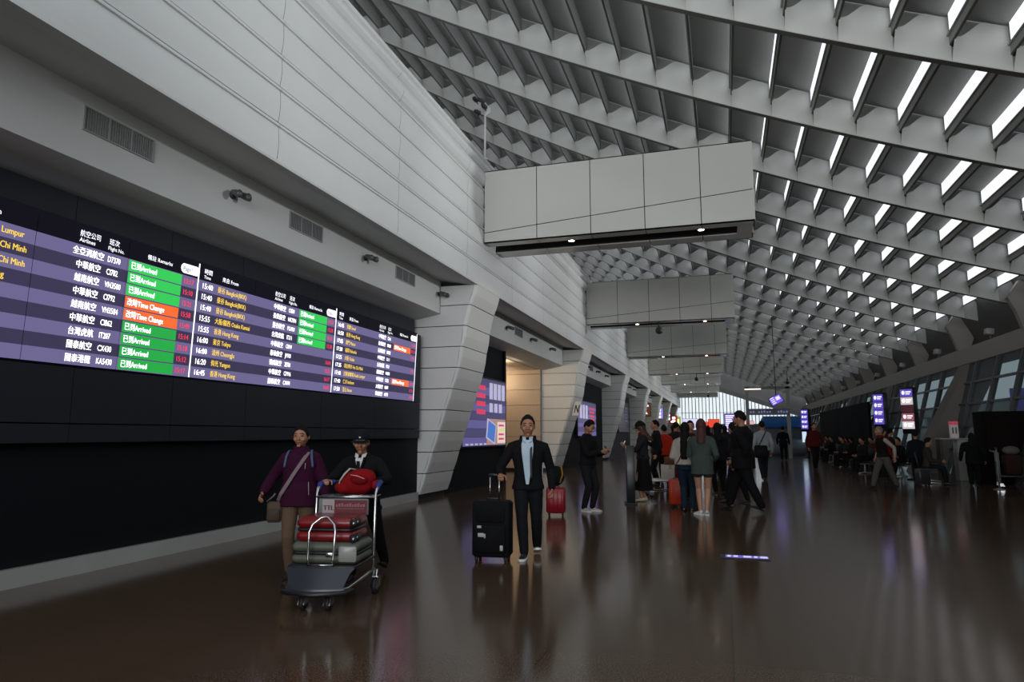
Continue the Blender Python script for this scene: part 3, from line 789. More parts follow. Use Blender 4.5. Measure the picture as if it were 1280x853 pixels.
# ------------------------------------------------------------------ people
V = Vector
SKIN = mat('skin', '9e6f56', .55); SKIN2 = mat('skin_pale', 'a57a62', .55)
HAIR = mat('black_hair', '0b0908', .75, spec=.2); HAIRR = mat('auburn_hair', '3c1b13', .7); HAIRG = mat('grey_hair', '6a6662', .5)
M_eye = mat('eye_dark', '120d0b', .2); M_lip = mat('lips', '8f5145', .5)
M_sole = mat('shoe_sole_white', 'd8d8d4', .6)
cloth_tex = bpy.data.textures.new('cloth_folds', 'CLOUDS'); cloth_tex.noise_scale = 0.11; cloth_tex.noise_depth = 2

def cl(name, col, rough=.85): return mat(name, col, rough, noise_amt=.12, nscale=14, spec=.15)

def ik(a, t, l1, l2, pole):
    a, t, pole = V(a), V(t), V(pole)
    d = t - a; L = d.length
    if L > (l1 + l2) * .998: t = a + d * ((l1 + l2) * .998 / L); d = t - a; L = d.length
    if L < abs(l1 - l2) + 1e-3: L = abs(l1 - l2) + 1e-3
    u = d.normalized(); q = pole - u * pole.dot(u); q.normalize()
    x = (l1 * l1 - l2 * l2 + L * L) / (2 * L); y = math.sqrt(max(0, l1 * l1 - x * x))
    return a + u * x + q * y, t

def remesh(o, vox, fold=0.0, sm=4):
    m = o.modifiers.new('skin', 'REMESH'); m.mode = 'VOXEL'; m.voxel_size = vox; m.use_smooth_shade = True
    if sm:
        s = o.modifiers.new('soften', 'SMOOTH'); s.iterations = sm; s.factor = .5
    if fold:
        d = o.modifiers.new('folds', 'DISPLACE'); d.texture = cloth_tex; d.strength = fold; d.mid_level = .5; d.texture_coords = 'LOCAL'
    return o

def lerp_path(pts, rs, n):
    """resample a short polyline with radii"""
    P = []; Q = []
    for i in range(len(pts) - 1):
        for k in range(n):
            t = k / n; P.append(V(pts[i]).lerp(V(pts[i + 1]), t))
            a, b = rs[i], rs[i + 1]
            if isinstance(a, tuple): Q.append(tuple(x + (y - x) * t for x, y in zip(a, b)))
            else: Q.append(a + (b - a) * t)
    P.append(V(pts[-1])); Q.append(rs[-1]); return P, Q

def hand(mb, wrist, d, palm_n, side, s, curl=.5, spread=1.0):
    """palm, four fingers and a thumb; d = pointing direction, palm_n = where the palm faces, side = thumb direction"""
    d = V(d).normalized(); n = V(palm_n); n = (n - d * n.dot(d)).normalized(); x = V(side); x = (x - d * x.dot(d) - n * x.dot(n)).normalized()
    w = V(wrist)
    mb.limb([w - d * .02 * s, w + d * .02 * s, w + d * .055 * s, w + d * .085 * s], [(.016 * s, .024 * s), (.014 * s, .034 * s), (.013 * s, .040 * s), (.011 * s, .039 * s)], 10, 0, n)
    for i, (off, ln, fw) in enumerate(((.030, .072, .0088), (.010, .080, .0090), (-.010, .074, .0086), (-.029, .058, .0078))):
        b = w + d * .082 * s + x * off * s; pts = [b]; a = 0.12
        for k, fr in enumerate((.45, .30, .25)):
            a += curl * (.7 if k == 0 else 1.0)
            dirv = d * math.cos(a) + n * math.sin(a) + x * off * .8 * spread
            b = b + dirv.normalized() * ln * fr * s; pts.append(b)
        mb.limb(pts, [fw * s, fw * s * .97, fw * s * .9, fw * s * .78], 8)
    b = w + d * .028 * s + x * .028 * s
    p1 = b + (d * .5 + x * .75 + n * .25).normalized() * .036 * s; p2 = p1 + (d * .85 + x * .35 + n * (.35 + curl * .5)).normalized() * .030 * s; p3 = p2 + (d * .8 + n * (.4 + curl * .6)).normalized() * .024 * s
    mb.limb([b, p1, p2, p3], [.013 * s, .0115 * s, .010 * s, .0085 * s], 8)

def person(label, loc, rz, H=1.70, hands=None, feet=None, lean=0.0, hip=None, top=('jacket', '151515'), bottom=('trousers', '18181a'), shoe='151515', sole=False,
           hair='short', hairm=None, skin=None, head=(0, 0), vox=.010, build=1.0, poles=None, kpoles=None, hem=-.05, shirt=None, collar=None, curl=.5, group=None, face=True, sleeve=1.0, sleeve_col=None, hat=None, palm=None, fem=False, vdeep=None):
    skin = skin or SKIN; hairm = hairm or HAIR
    t = root('person', loc, rz, label, 'person', group)
    S = H / 1.72
    hz = hip[2] if hip else .524 * H
    P = V((hip[0], hip[1], hz)) if hip else V((0, 0, hz))
    U = V((0, -math.sin(lean), math.cos(lean))); Fd = V((0, -math.cos(lean), -math.sin(lean)))
    def sp(s, f=0.0, x=0.0): return P + U * (s * H) + Fd * (f * H) + V((x * H, 0, 0))
    sh = .104 * build if not fem else .092 * build
    hp = .050 if not fem else .054
    def tring(s, rx, ry, f=0.0): return (sp(s, f), rx * H, ry * H)
    def tloft(mb, st, k=1.0, add=0.0, n=20):
        rows = []
        for (s, rx, ry, f) in st:
            c = sp(s, f); row = []
            for q in range(n):
                a = 2 * math.pi * q / n; ca, sa = math.cos(a), math.sin(a)
                ex = .82
                X = math.copysign(abs(ca) ** ex, ca) * (rx * H * k + add); Y = math.copysign(abs(sa) ** ex, sa) * (ry * H * k + add)
                row.append(c + V((X, 0, 0)) - Fd * Y)
            rows.append(row)
        mb.grid(rows, 0, True, True)
        o = len(mb.v); nr = len(rows)
        base = o - nr * n
        mb.f += [tuple(base + q for q in range(n))[::-1], tuple(base + (nr - 1) * n + q for q in range(n))]; mb.m += [0, 0]; mb.sm += [True, True]
    wst = .078 if not fem else .068
    body_st = [(-.045, .088, .060, 0), (0, .096, .066, 0), (.045, .090, .062, 0), (.10, wst, .056, .004), (.16, .088 * build, .062, .006), (.22, .099 * build, .066, .004), (.258, .098 * build, .060, 0), (.280, .082 * build, .052, -.002), (.300, .056 * build, .044, -.002), (.312, .040, .038, 0)]
    hf, hup = .012, .402
    if head[1] > 0: hf += .02 * head[1] * 2
    HC = sp(hup - .02 * abs(head[1]), hf)
    HM = Matrix.Rotation(head[0], 3, 'Z') @ Matrix.Rotation(head[1] + lean * .25, 3, 'X')
    HS = 1.10
    hw, hd, hh = .0455 * H * HS, .0560 * H * HS, .0665 * H * HS
    def hpnt(x, y, z):   # unit head coordinates, -y is the face
        w = 1 - .30 * max(0, -z) ** 1.6; yy = y * (1 - .10 * max(0, -z) ** 2)
        if y > 0: yy = yy * (1 - .28 * max(0, -z)); 
        return HC + HM @ V((x * hw * w, yy * hd, z * hh))
    # ---- body
    b = MB(); tloft(b, body_st, .94)
    b.limb([sp(.285, -.002), sp(.32, .002), HC + HM @ V((0, .012 * H, -.035 * H))], [.036 * H * (1 if not fem else .85), .031 * H * (1 if not fem else .85), .032 * H * (1 if not fem else .85)], 12)
    rows = []
    for i in range(1, 14):
        a = math.pi * i / 14; row = []
        for q in range(18):
            tt = 2 * math.pi * q / 18
            row.append(hpnt(math.sin(a) * math.cos(tt), math.sin(a) * math.sin(tt), math.cos(a)))
        rows.append(row)
    b.grid(rows, 0, True, True); base = len(b.v) - 13 * 18
    b.f += [tuple(base + q for q in range(18))[::-1], tuple(base + 12 * 18 + q for q in range(18))]; b.m += [0, 0]; b.sm += [True, True]
    hl = lambda x, y, z: HC + HM @ V((x * H * HS, y * H * HS, z * H * HS))
    if face:
        b.limb([hl(0, -.052, .008), hl(0, -.060, -.008), hl(0, -.066, -.018)], [.0045 * H, .0060 * H, .0082 * H], 8)
        for sx in (-1, 1):
            b.ell(hl(sx * .007, -.058, -.020), (.006 * H, .006 * H, .005 * H), 8, 6)
            b.ell(hl(sx * .018, -.050, .014), (.014 * H, .007 * H, .005 * H), 8, 6)     # brow
            b.ell(hl(sx * .025, -.040, -.018), (.013 * H, .012 * H, .013 * H), 8, 6)    # cheek
            b.ell(hl(sx * .047, .004, -.004), (.005 * H, .011 * H, .018 * H), 8, 6)     # ear
        b.ell(hl(0, -.055, -.034), (.015 * H, .006 * H, .005 * H), 8, 6)
        b.ell(hl(0, -.046, -.057), (.016 * H, .012 * H, .010 * H), 8, 6)
    # ---- arms
    arms = {}
    for sx in (-1, 1):
        shd = sp(.250, 0, sx * sh)
        tg = (hands or {}).get(sx)
        if tg is None: tg = (sx * (.150 * H * (build if build > 1 else 1)), -.03 * H, hz - .045 * H)
        pole = (poles or {}).get(sx, (sx * .35, 1, -.2))
        el, wr = ik(shd, tg, .172 * H, .150 * H, pole)
        arms[sx] = (shd, el, wr)
        pts, rs = lerp_path([sp(.262, 0, sx * sh * .50), shd, shd.lerp(el, .5), el, el.lerp(wr, .35), wr], [.034 * H, .031 * H, .027 * H, .022 * H, .0235 * H, .0150 * H], 3)
        b.limb(pts, rs, 10)
        fd = (wr - el).normalized()
        pn = (palm or {}).get(sx, (-sx, .1, 0))
        side = V((0, -1, 0)) if abs(fd.y) < .75 else V((-sx * .9, 0, .5))
        cu = curl.get(sx, .5) if isinstance(curl, dict) else curl
        hand(b, wr + fd * .008 * H, fd, pn, side, S, cu)
    # ---- legs
    legs = {}
    for sx in (-1, 1):
        hj = P + V((sx * hp * H, 0, -.012 * H))
        f = (feet or {}).get(sx, (sx * .055 * H, 0, 0, 0, 0))
        f = tuple(f) + (0,) * (5 - len(f)); fx_, fy_, fz_, fyaw, fpit = f
        fm = Matrix.Rotation(fyaw, 3, 'Z') @ Matrix.Rotation(fpit, 3, 'X')
        ank = V((fx_, fy_, fz_ + .048 * H))
        kn, ank = ik(hj, ank, .247 * H, .232 * H, (kpoles or {}).get(sx, (sx * .08, -1, .1)))
        legs[sx] = (hj, kn, ank, fm)
        pts, rs = lerp_path([hj, hj.lerp(kn, .35), kn, kn.lerp(ank, .30), ank], [.050 * H, .046 * H, .032 * H, .034 * H, .021 * H], 3)
        b.limb(pts, rs, 12)
        b.limb([ank + fm @ V((0, .018 * H, -.022 * H)), ank + fm @ V((0, -.03 * H, -.025 * H)), ank + fm @ V((0, -.085 * H, -.034 * H))], [(.018 * H, .020 * H), (.018 * H, .020 * H), (.010 * H, .021 * H)], 10, 0, (0, 0, 1))
    remesh(b.build('body', skin, t), max(vox * .75, .0065) if face else vox, 0, 3)
    if face and vox < .012:
        for sx in (-1, 1):
            e = MB(); e.ell(hl(sx * .0185, -.0505, .003), (.0085 * H, .004 * H, .0034 * H), 10, 6); e.build('eye', M_eye, t)
            e = MB(); e.limb([hl(sx * .008, -.0565, .0165), hl(sx * .019, -.0555, .0195), hl(sx * .029, -.048, .016)], [.0022 * H, .0026 * H, .0018 * H], 6); e.build('eyebrow', hairm, t)
        e = MB(); e.limb([hl(-.013, -.058, -.0335), hl(0, -.0605, -.0335), hl(.013, -.058, -.0335)], [.002 * H, .0036 * H, .002 * H], 8); e.build('mouth', M_lip, t)
    # ---- hair
    def shell(tmf, k0, k1, m_, name, ztop=1.0, jit=0.0):
        mb = MB(); NP = 28; NR = 9; outer = []; inner = []
        for (kk, store) in ((k1, outer), (k0, inner)):
            for r_ in range(NR + 1):
                row = []
                for q in range(NP):
                    ph = 2 * math.pi * q / NP - math.pi / 2      # q=0 is the face side
                    tm = R(tmf(abs(((q / NP + .5) % 1) - .5) * 2)); a = max(.02, tm * r_ / NR)
                    j = 1 + (jit * math.sin(q * 5.3 + r_ * 2.1) if store is outer else 0)
                    kr = kk * j * (1 if r_ < NR else (k0 + .03 if store is outer else k0) / kk)
                    row.append(hpnt(math.sin(a) * math.cos(ph) * kr, math.sin(a) * math.sin(ph) * kr, math.cos(a) * kr * ztop))
                store.append(row)
        mb.grid(outer, 0, True, True); mb.grid(inner[::-1], 0, True, True)
        mb.grid([outer[-1], inner[-1]], 0, True, True)
        return mb
    def tm_short(u): return 47 + (6 * u / .25 if u < .25 else 6 + 36 * min(1, (u - .25) / .15)) + 30 * max(0, (u - .5) / .5)
    def tm_long(u): return 56 + 64 * min(1, u / .33)
    def tm_bun(u): return 52 + (8 * u / .25 if u < .25 else 8 + 38 * min(1, (u - .25) / .15)) + 30 * max(0, (u - .5) / .5)
    if hair == 'short': hb = shell(tm_short, .97, 1.10, hairm, 'hair', 1.06, .02)
    elif hair == 'thin': hb = shell(tm_short, .97, 1.07, hairm, 'hair', 1.0, .006)
    elif hair == 'bun':
        hb = shell(tm_bun, .97, 1.09, hairm, 'hair', 1.02, .01); hb.ell(hl(0, .062, .0), (.026 * H, .024 * H, .030 * H), 10, 8)
    elif hair in ('long', 'mid'):
        hb = shell(tm_long, .97, 1.12, hairm, 'hair', 1.03, .01)
        ln = .30 if hair == 'long' else .15
        rows = []
        for k in range(8):
            q = k / 7; cz = -.01 - q * ln; row = []
            for m in range(18):
                a = R(-28 + 236 * m / 17)
                dn = max(0, min(1, (q * ln - .05) / .07)); wx = .050 + .026 * dn - .02 * q * dn; wy = .060 + .038 * dn
                row.append(hl(0, .004 + .012 * q, cz) + V((math.cos(a) * wx * H, math.sin(a) * wy * H, 0)))
            rows.append(row)
        rin = [[p + (hl(0, .0, 0) * 0) + (V((HC.x, HC.y + .01 * H, p.z)) - p) * .22 for p in r_] for r_ in rows]
        hb.grid(rows, 0, True); hb.grid(rin[::-1], 0, True)
        hb.grid([rows[-1], rin[-1]], 0, True); hb.grid([[r_[0] for r_ in rows], [r_[0] for r_ in rin]], 0, True); hb.grid([[r_[-1] for r_ in rin], [r_[-1] for r_ in rows]], 0, True)
    else: hb = None
    if hb: hb.build('hair', hairm, t)
    if hat:
        def tm_cap(u): return 74 + 14 * u
        cb = shell(tm_cap, 1.04, 1.20, None, 'cap', 1.02); 
        rows = []
        for k in range(4):
            rr = 1.12 + .17 * k * (hat[1]); row = []
            for m in range(11):
                a = R(-150 + 120 * m / 10) ; row.append(hpnt(math.cos(a) * rr * (1 if k == 0 else .86 + .05), math.sin(a) * rr, .26 - .05 * k))
            rows.append(row)
        cb.grid(rows, 0, True); cb.grid([[p + V((0, 0, -.006)) for p in r_] for r_ in rows][::-1], 0, True)
        cb.grid([rows[-1], [p + V((0, 0, -.006)) for p in rows[-1]]], 0, True)
        cb.build('cap', cl('cap_' + hat[0], hat[0]), t)
    # ---- clothing
    kind, tc = top; pf = {'jacket': 1.13, 'puffer': 1.24, 'parka': 1.42, 'shirt': 1.05, 'vest': 1.10, 'coat': 1.12}.get(kind, 1.1)
    mt = cl('cloth_' + tc, tc)
    c = MB()
    st = [(s, rx, ry, f) for (s, rx, ry, f) in body_st if s > hem + .02]
    hx = .104 if not fem else .100
    st = [(hem, hx * (1.0 if kind != 'coat' else 1.08), .076, 0), (hem + .02, hx, .074, 0)] + st[:]
    st = [(s, (max(rx, .088) if .05 < s < .2 and kind != 'shirt' else rx), (ry if kind == 'shirt' else max(ry, .060) if s < .28 else ry), f) for (s, rx, ry, f) in st]
    if kind in ('coat', 'parka', 'puffer'): st = [(s, max(rx, .103) if s < .06 else rx, max(ry, .074) if s < .06 else ry, f) for (s, rx, ry, f) in st]
    tloft(c, st[:-1] + [(.312, .043, .041, 0), (.322, .036, .036, .002)], pf if kind != 'shirt' else 1.04)
    if kind != 'vest' and not sleeve_col:
        for sx in (-1, 1):
            shd, el, wr = arms[sx]; e2 = el.lerp(wr, .93 if sleeve == 1 else .2); k = {'puffer': 1.5, 'parka': 1.6, 'jacket': 1.28, 'coat': 1.3, 'shirt': 1.18}.get(kind, 1.25)
            mid = shd.lerp(el, .45)
            path = [sp(.262, 0, sx * sh * .45), shd, mid, el, el.lerp(wr, .4), e2] if sleeve == 1 else [sp(.262, 0, sx * sh * .45), shd, mid, shd.lerp(el, .9)]
            rad = [.036 * H * k, .0315 * H * k, .029 * H * k, .026 * H * k, .0255 * H * k, .0205 * H * k][:len(path)]
            pts, rs = lerp_path(path, rad, 3); c.limb(pts, rs, 12)
    remesh(c.build({'shirt': 'shirt', 'vest': 'vest', 'coat': 'coat'}.get(kind, 'jacket'), mt, t), vox, .010 if vox < .013 else 0, 3)
    if sleeve_col:
        for sx in (-1, 1):
            shd, el, wr = arms[sx]; q = MB(); pts, rs = lerp_path([shd, shd.lerp(el, .45), el, el.lerp(wr, .4), el.lerp(wr, .92)], [.036 * H, .034 * H, .029 * H, .028 * H, .022 * H], 3); q.limb(pts, rs, 12)
            q.build('sleeve', cl('cloth_' + sleeve_col, sleeve_col), t)
    if collar:
        q = MB(); rows = []
        for (dz, rr) in ((.290, .052), (.330, .044), (.338, .046), (.325, .050), (.290, .060)):
            rows.append([sp(dz, .004) + V((math.cos(a) * rr * H, math.sin(a) * rr * H * .95, 0)) for a in [2 * math.pi * m / 20 for m in range(20)]])
        q.grid(rows, 0, True, True); q.build('collar', cl('cloth_' + collar, collar), t)
    bk, bc = bottom; mb_ = cl('cloth_' + bc, bc)
    if bk in ('trousers', 'wide'):
        c = MB(); tloft(c, [(-.06, .084, .062, 0), (-.04, .096, .068, 0), (0, .101, .072, 0), (.035, .094, .068, 0), (.06, .086, .062, 0)], 1.03)
        k = 1.0 if bk == 'trousers' else 1.2
        for sx in (-1, 1):
            hj, kn, ank, fm = legs[sx]
            pts, rs = lerp_path([hj, hj.lerp(kn, .35), kn, kn.lerp(ank, .45), ank + V((0, 0, .002 * H))], [.056 * H, .054 * H * k, .041 * H * k, .039 * H * k, .032 * H * k], 3)
            c.limb(pts, rs, 14)
        remesh(c.build('trousers', mb_, t), vox, .010 if vox < .013 else 0, 3)
    elif bk == 'shorts':
        c = MB(); tloft(c, [(-.06, .084, .062, 0), (-.04, .096, .068, 0), (0, .101, .072, 0), (.035, .094, .068, 0)], 1.04)
        for sx in (-1, 1):
            hj, kn, ank, fm = legs[sx]; pts, rs = lerp_path([hj, hj.lerp(kn, .35)], [.058 * H, .056 * H], 4); c.limb(pts, rs, 14)
        remesh(c.build('shorts', mb_, t), vox, 0, 3)
    elif bk == 'skirt':
        ln = .385
        c = MB(); rows = []
        for k in range(10):
            q = k / 9; z = .05 - q * (ln + .05); rx = .104 + .030 * min(1, q * 2.2) + .02 * q; ry = .070 + .045 * q
            rows.append([sp(z) + V((math.cos(a) * rx * H * (1 + .05 * q * math.sin(a * 9)), math.sin(a) * ry * H * (1 + .05 * q * math.sin(a * 9)), 0)) for a in [2 * math.pi * m / 48 for m in range(48)]])
        c.grid(rows, 0, True, True); c.f.append(tuple(range(48))); c.m.append(0); c.sm.append(True)
        n0 = len(c.v) - 48; c.f.append(tuple(n0 + q for q in range(48))[::-1]); c.m.append(0); c.sm.append(True)
        c.build('skirt', mb_, t)
    ms = mat('shoe_' + shoe, shoe, .5)
    for sx in (-1, 1):
        hj, kn, ank, fm = legs[sx]; q = MB(); rows = []
        zb = -.046 * H
        for (y, w, h0, h1) in ((.034, .012, .006, .030), (.028, .020, .002, .050), (.010, .023, 0, .056), (-.012, .023, 0, .050), (-.040, .025, 0, .036), (-.070, .027, 0, .027), (-.092, .024, .001, .020), (-.106, .012, .005, .013)):
            row = []
            for m in range(14):
                a = 2 * math.pi * m / 14; zz = (h0 + h1) / 2 + math.sin(a) * (h1 - h0) / 2; ww = w * math.cos(a) * (1 if math.sin(a) < 0 else .86)
                row.append(ank + fm @ V((ww * H, y * H, zb + zz * H)))
            rows.append(row)
        q.grid(rows, 0, True, True); q.f += [tuple(range(14)), tuple(len(q.v) - 14 + m for m in range(14))[::-1]]; q.m += [0, 0]; q.sm += [True, True]
        s_ = q.build('shoe', ms, t)
        if sole:
            q = MB(); out = []
            for (y, w) in ((.036, .010), (.030, .021), (.008, .025), (-.03, .026), (-.07, .0285), (-.094, .025), (-.109, .012)): out.append((w, y))
            poly = out + [(-w, y) for (w, y) in reversed(out)]
            q.add([ank + fm @ V((x * H, y * H, zb - .001)) for x, y in poly] + [ank + fm @ V((x * H, y * H, zb + .014 * H)) for x, y in poly],
                  [tuple(range(len(poly))), tuple(range(len(poly), 2 * len(poly)))[::-1]] + [(k, k + len(poly), (k + 1) % len(poly) + len(poly), (k + 1) % len(poly)) for k in range(len(poly))])
            q.build('sole', M_sole, s_)
    t_info = dict(root=t, sp=sp, H=H, arms=arms, legs=legs, HC=HC, HM=HM, Fd=Fd, P=P, hl=hl)
    if shirt:
        # open front: a strip of shirt between the edges of the jacket
        ms_ = cl('cloth_' + shirt, shirt); q = MB(); rows = []
        vst = ((.303, .044), (.27, .050), (.22, .048), (.16, .041), (.10, .033), (.04, .025), (-.01, .017)) if not vdeep else ((.303, .034), (.285, .032), (.26, .024), (.235, .016), (.21, .009), (vdeep, .003))
        for (s, hwid) in vst:
            # radius of the jacket at this height
            rx = ry = None
            for a_, b_ in zip(st, st[1:]):
                if a_[0] <= s <= b_[0]:
                    u = (s - a_[0]) / (b_[0] - a_[0] + 1e-9); rx = a_[1] + (b_[1] - a_[1]) * u; ry = a_[2] + (b_[2] - a_[2]) * u; break
            if rx is None: rx, ry = .06, .05
            row = []
            for m in range(9):
                x = hwid * (-1 + 2 * m / 8) * H; k = min(.95, abs(x) / (rx * H * pf)); y = ry * H * pf * math.sqrt(1 - k * k)
                row.append(sp(s) + V((x, 0, 0)) + Fd * (y + (.026 if vdeep else .016)))
            rows.append(row)
        q.grid(rows, 0, True); q.grid([[p - Fd * .03 for p in r_] for r_ in rows][::-1], 0, True)
        q.grid([rows[0], [p - Fd * .02 for p in rows[0]]], 0); q.grid([[r_[0] for r_ in rows], [r_[0] - Fd * .02 for r_ in rows]], 0); q.grid([[r_[-1] - Fd * .02 for r_ in rows], [r_[-1] for r_ in rows]], 0)
        q.build('shirt', ms_, t)
        for side in (0, -1):
            e = MB(); e.limb([r_[side] + Fd * .004 for r_ in rows], [.012] * len(rows), 8, 0); e.build('jacket_edge', mt, t)
        e = MB()
        for sx in (-1, 1):
            e.add([sp(.322, .040, sx * .012), sp(.330, .020, sx * .040), sp(.296, .070, sx * .034), sp(.285, .078, sx * .012),
                   sp(.318, .036, sx * .012), sp(.326, .016, sx * .040), sp(.292, .064, sx * .034), sp(.281, .072, sx * .012)],
                  [(0, 1, 2, 3), (7, 6, 5, 4), (0, 4, 5, 1), (1, 5, 6, 2), (2, 6, 7, 3), (3, 7, 4, 0)])
        e.build('shirt_collar', ms_, t)
    return t_info

def phone(loc, rz, tilt, label):
    t = root('phone', loc, rz, label, 'phone')
    b = MB(); b.M = Matrix.Rotation(tilt, 4, 'X'); b.rbox(-.037, .037, -.0045, .0045, -.075, .075, .008, 0, 3, 'y'); b.build('housing', M_dark, t)
    b = MB(); b.M = Matrix.Rotation(tilt, 4, 'X'); b.box(-.033, .033, .0046, .0056, -.068, .068); b.build('screen', mat('phone_glow', '606060', .3, emit='b8c0d0', es=.7), t)
    return t
def wpt(info, p):
    """local point of a person to the world"""
    o = info['root']; return Matrix.Rotation(o.rotation_euler.z, 3, 'Z') @ V(p) + o.location

def strap(info, pts, m, name='strap', w=.018, th=.003):
    b = MB(); P = [V(p) for p in pts]
    Q = []
    for i in range(len(P) - 1):
        for k in range(4): Q.append(P[i].lerp(P[i + 1], k / 4))
    Q.append(P[-1]); b.tube(Q, [(w, th)] * len(Q), 8, 0, True, (1, 0, 0))
    return b.build(name, m, info['root'])

NEAR = .0085; MID = .011; FAR = .016; TINY = .024
# 1 woman in purple beside the luggage cart
pw = person('woman in a purple jacket and tan trousers walking left of the luggage cart', (-4.24, 6.27, 0), R(25), 1.54,
            hands={-1: (-.34, -.10, .86), 1: (.30, -.16, .78)}, feet={-1: (-.07, .02, 0, R(-5), 0), 1: (.07, .16, 0, R(5), 0)}, top=('puffer', '330b27'), bottom=('trousers', '5e4c3d'), shoe='2a201c',
            hair='bun', head=(R(-8), 0), vox=NEAR, hem=-.06, collar='330b27', curl=.55, build=1.02, fem=True, skin=SKIN)
sp_ = pw['sp']
strap(pw, [sp_(.30, -.02, .05), sp_(.295, .045, .055), sp_(.24, .088, .025), sp_(.16, .092, -.025), sp_(.08, .092, -.072), sp_(.02, .075, -.11), sp_(-.03, .02, -.135)], cl('bag_strap', '7c6a70'), 'bag_strap', .022, .004)
for sx in (-1, 1): strap(pw, [sp_(.31, -.03, sx * .07), sp_(.306, .03, sx * .075), sp_(.27, .075, sx * .082), sp_(.20, .082, sx * .092)], cl('rucksack_strap', '4a5a78'), 'rucksack_strap', .012, .004)
for (a, b_) in (((.19, .091, .045), (.225, .090, .045)), ((.02, .093, .075), (.10, .088, .07))):
    q = MB(); q.limb([sp_(*a), sp_(*b_)], [.004, .004], 6); q.build('zip', mat('reflective_zip', 'a08a98', .3), pw['root'])
bag = root('handbag', wpt(pw, sp_(-.085, .03, -.150)), R(25), 'pale brown crossbody handbag hanging at the hip of the woman in purple', 'bag')
b = MB(); b.rbox(-.075, .075, -.045, .045, -.12, .09, .035, 0, 4, 'z'); bb_ = b.build('pouch', cl('bag_tan', '54473c'), bag)
b = MB(); b.rbox(-.06, .06, -.06, -.03, -.10, .02, .02, 0, 4, 'y'); b.build('front_pocket', cl('bag_tan2', '493e35'), bag)
b = MB(); b.tube([(-.08, 0, .09), (-.02, 0, .14), (.0, -.01, .17)], .008, 6); b.build('handle', cl('bag_strap', '7c6a70'), bag)

# 2 old man pushing the cart
om = person('smiling older man in a dark cap and black suit jacket, pushing the luggage cart', (-3.58, 6.45, 0), R(10), 1.50,
            hands={-1: (-.23, -.45, 1.0), 1: (.28, -.45, 1.0)}, feet={-1: (-.08, -.10, 0, 0, 0), 1: (.14, .30, .03, 0, R(-22))}, lean=R(13), top=('jacket', '101012'), bottom=('trousers', '121214'), shoe='0f0f10',
            hair='thin', hairm=HAIRG, hat=('14161a', .9), head=(R(12), R(2)), vox=NEAR, shirt='c9c9c6', vdeep=.19, hem=-.08, curl=1.0, build=1.08, palm={-1: (0, 0, -1), 1: (0, 0, -1)})
q = MB(); s2 = om['sp']; q.prism([(0, 0), (.02, .0), (.01, .02)], -.001, .001, 'y'); 
b = MB(); b.add([s2(.29, .088, -.010), s2(.29, .088, .010), s2(.24, .096, .012), s2(.20, .098, .0), s2(.24, .096, -.012)], [(0, 1, 2, 3, 4)]); 
o = b.build('necktie', cl('tie_black', '16181c'), om['root']); md = o.modifiers.new('thick', 'SOLIDIFY'); md.thickness = .008
b = MB(); b.ell(om['hl'](0, -.066, .036), (.012, .004, .008), 8, 6); b.build('cap_badge', mat('cap_badge', 'c8c8c8', .4), om['root'])

# 3 man with the black suitcase
sm = person('man in an open black jacket and pale blue shirt walking with a tall black suitcase', (-2.29, 8.1, 0), R(13), 1.67,
            hands={-1: (-.31, -.26, .985), 1: (.29, -.02, .80)}, feet={-1: (-.04, -.16, 0, R(-8), 0), 1: (.10, .20, .02, R(4), R(-18))}, top=('jacket', '101013'), bottom=('trousers', '131418'), shoe='17181a', sole=True,
            hair='short', head=(R(2), 0), vox=NEAR, shirt='aebfcd', hem=-.05, curl={-1: 1.0, 1: .9}, build=1.12, palm={-1: (0, 0, -1)})
s3 = sm['sp']
strap(sm, [s3(.31, -.02, .035), s3(.305, .045, .03), s3(.22, .090, .026), s3(.10, .096, .028), s3(.03, .098, .03)], mat('lanyard_black', '0c0c0e', .6), 'shoulder_strap', .013, .003)
q = MB(); rows = []
for (dz, rr) in ((.285, .066), (.322, .060), (.335, .056), (.318, .050), (.285, .052)):
    rows.append([s3(dz, -.012) + V((math.cos(a) * rr * 1.7, math.sin(a) * rr * 1.35, 0)) for a in [R(-40 + 260 * m / 19) for m in range(20)]])
q.grid(rows, 0, True); q.grid([rows[-1], rows[0]], 0, True); q.build('hood', cl('cloth_101013', '101013'), sm['root'])
for sx in (-1, 1): pass

# 4 young man looking at a phone
pm = person('young man in black jacket and white sneakers looking down at his phone', (-2.51, 13.05, 0), R(68), 1.73,
            hands={-1: (-.10, -.36, 1.12), 1: (.13, -.34, 1.12)}, feet={-1: (-.08, .04, 0, R(-15), 0), 1: (.09, -.04, 0, R(12), 0)}, top=('jacket', '111113'), bottom=('trousers', '1b1b1d'), shoe='a6a49c', sole=True,
            hair='short', head=(R(4), R(24)), vox=MID, hem=-.02, curl=.8, palm={-1: (1, 0, .6), 1: (-1, 0, .6)})
phone(wpt(pm, (.0, -.43, 1.17)), R(68), R(-35), 'phone held by the young man in black with white sneakers')

# 5 woman in cap, dark dress, looking at phone
p5 = person('woman in black cap and long black skirt holding a phone beside the thin black stand', (-1.72, 15.38, 0), R(-100), 1.73,
            hands={-1: (-.12, -.36, 1.18), 1: (.10, -.38, 1.20)}, feet={-1: (-.07, .02, 0), 1: (.07, -.05, 0)}, top=('jacket', '1d1e20'), bottom=('skirt', '0f0f11'), shoe='b8a894', hair='mid', hairm=HAIRR, hat=('111113', 1.3), head=(0, R(14)), vox=MID, fem=True, hem=.0, collar='4a1420', curl=.8, palm={-1: (1, 0, .6), 1: (-1, 0, .6)}, skin=SKIN2)
phone(wpt(p5, (0, -.44, 1.25)), R(-100), R(-35), 'phone held by the woman in the black cap')
p5['root'].rotation_euler.z = R(-80)

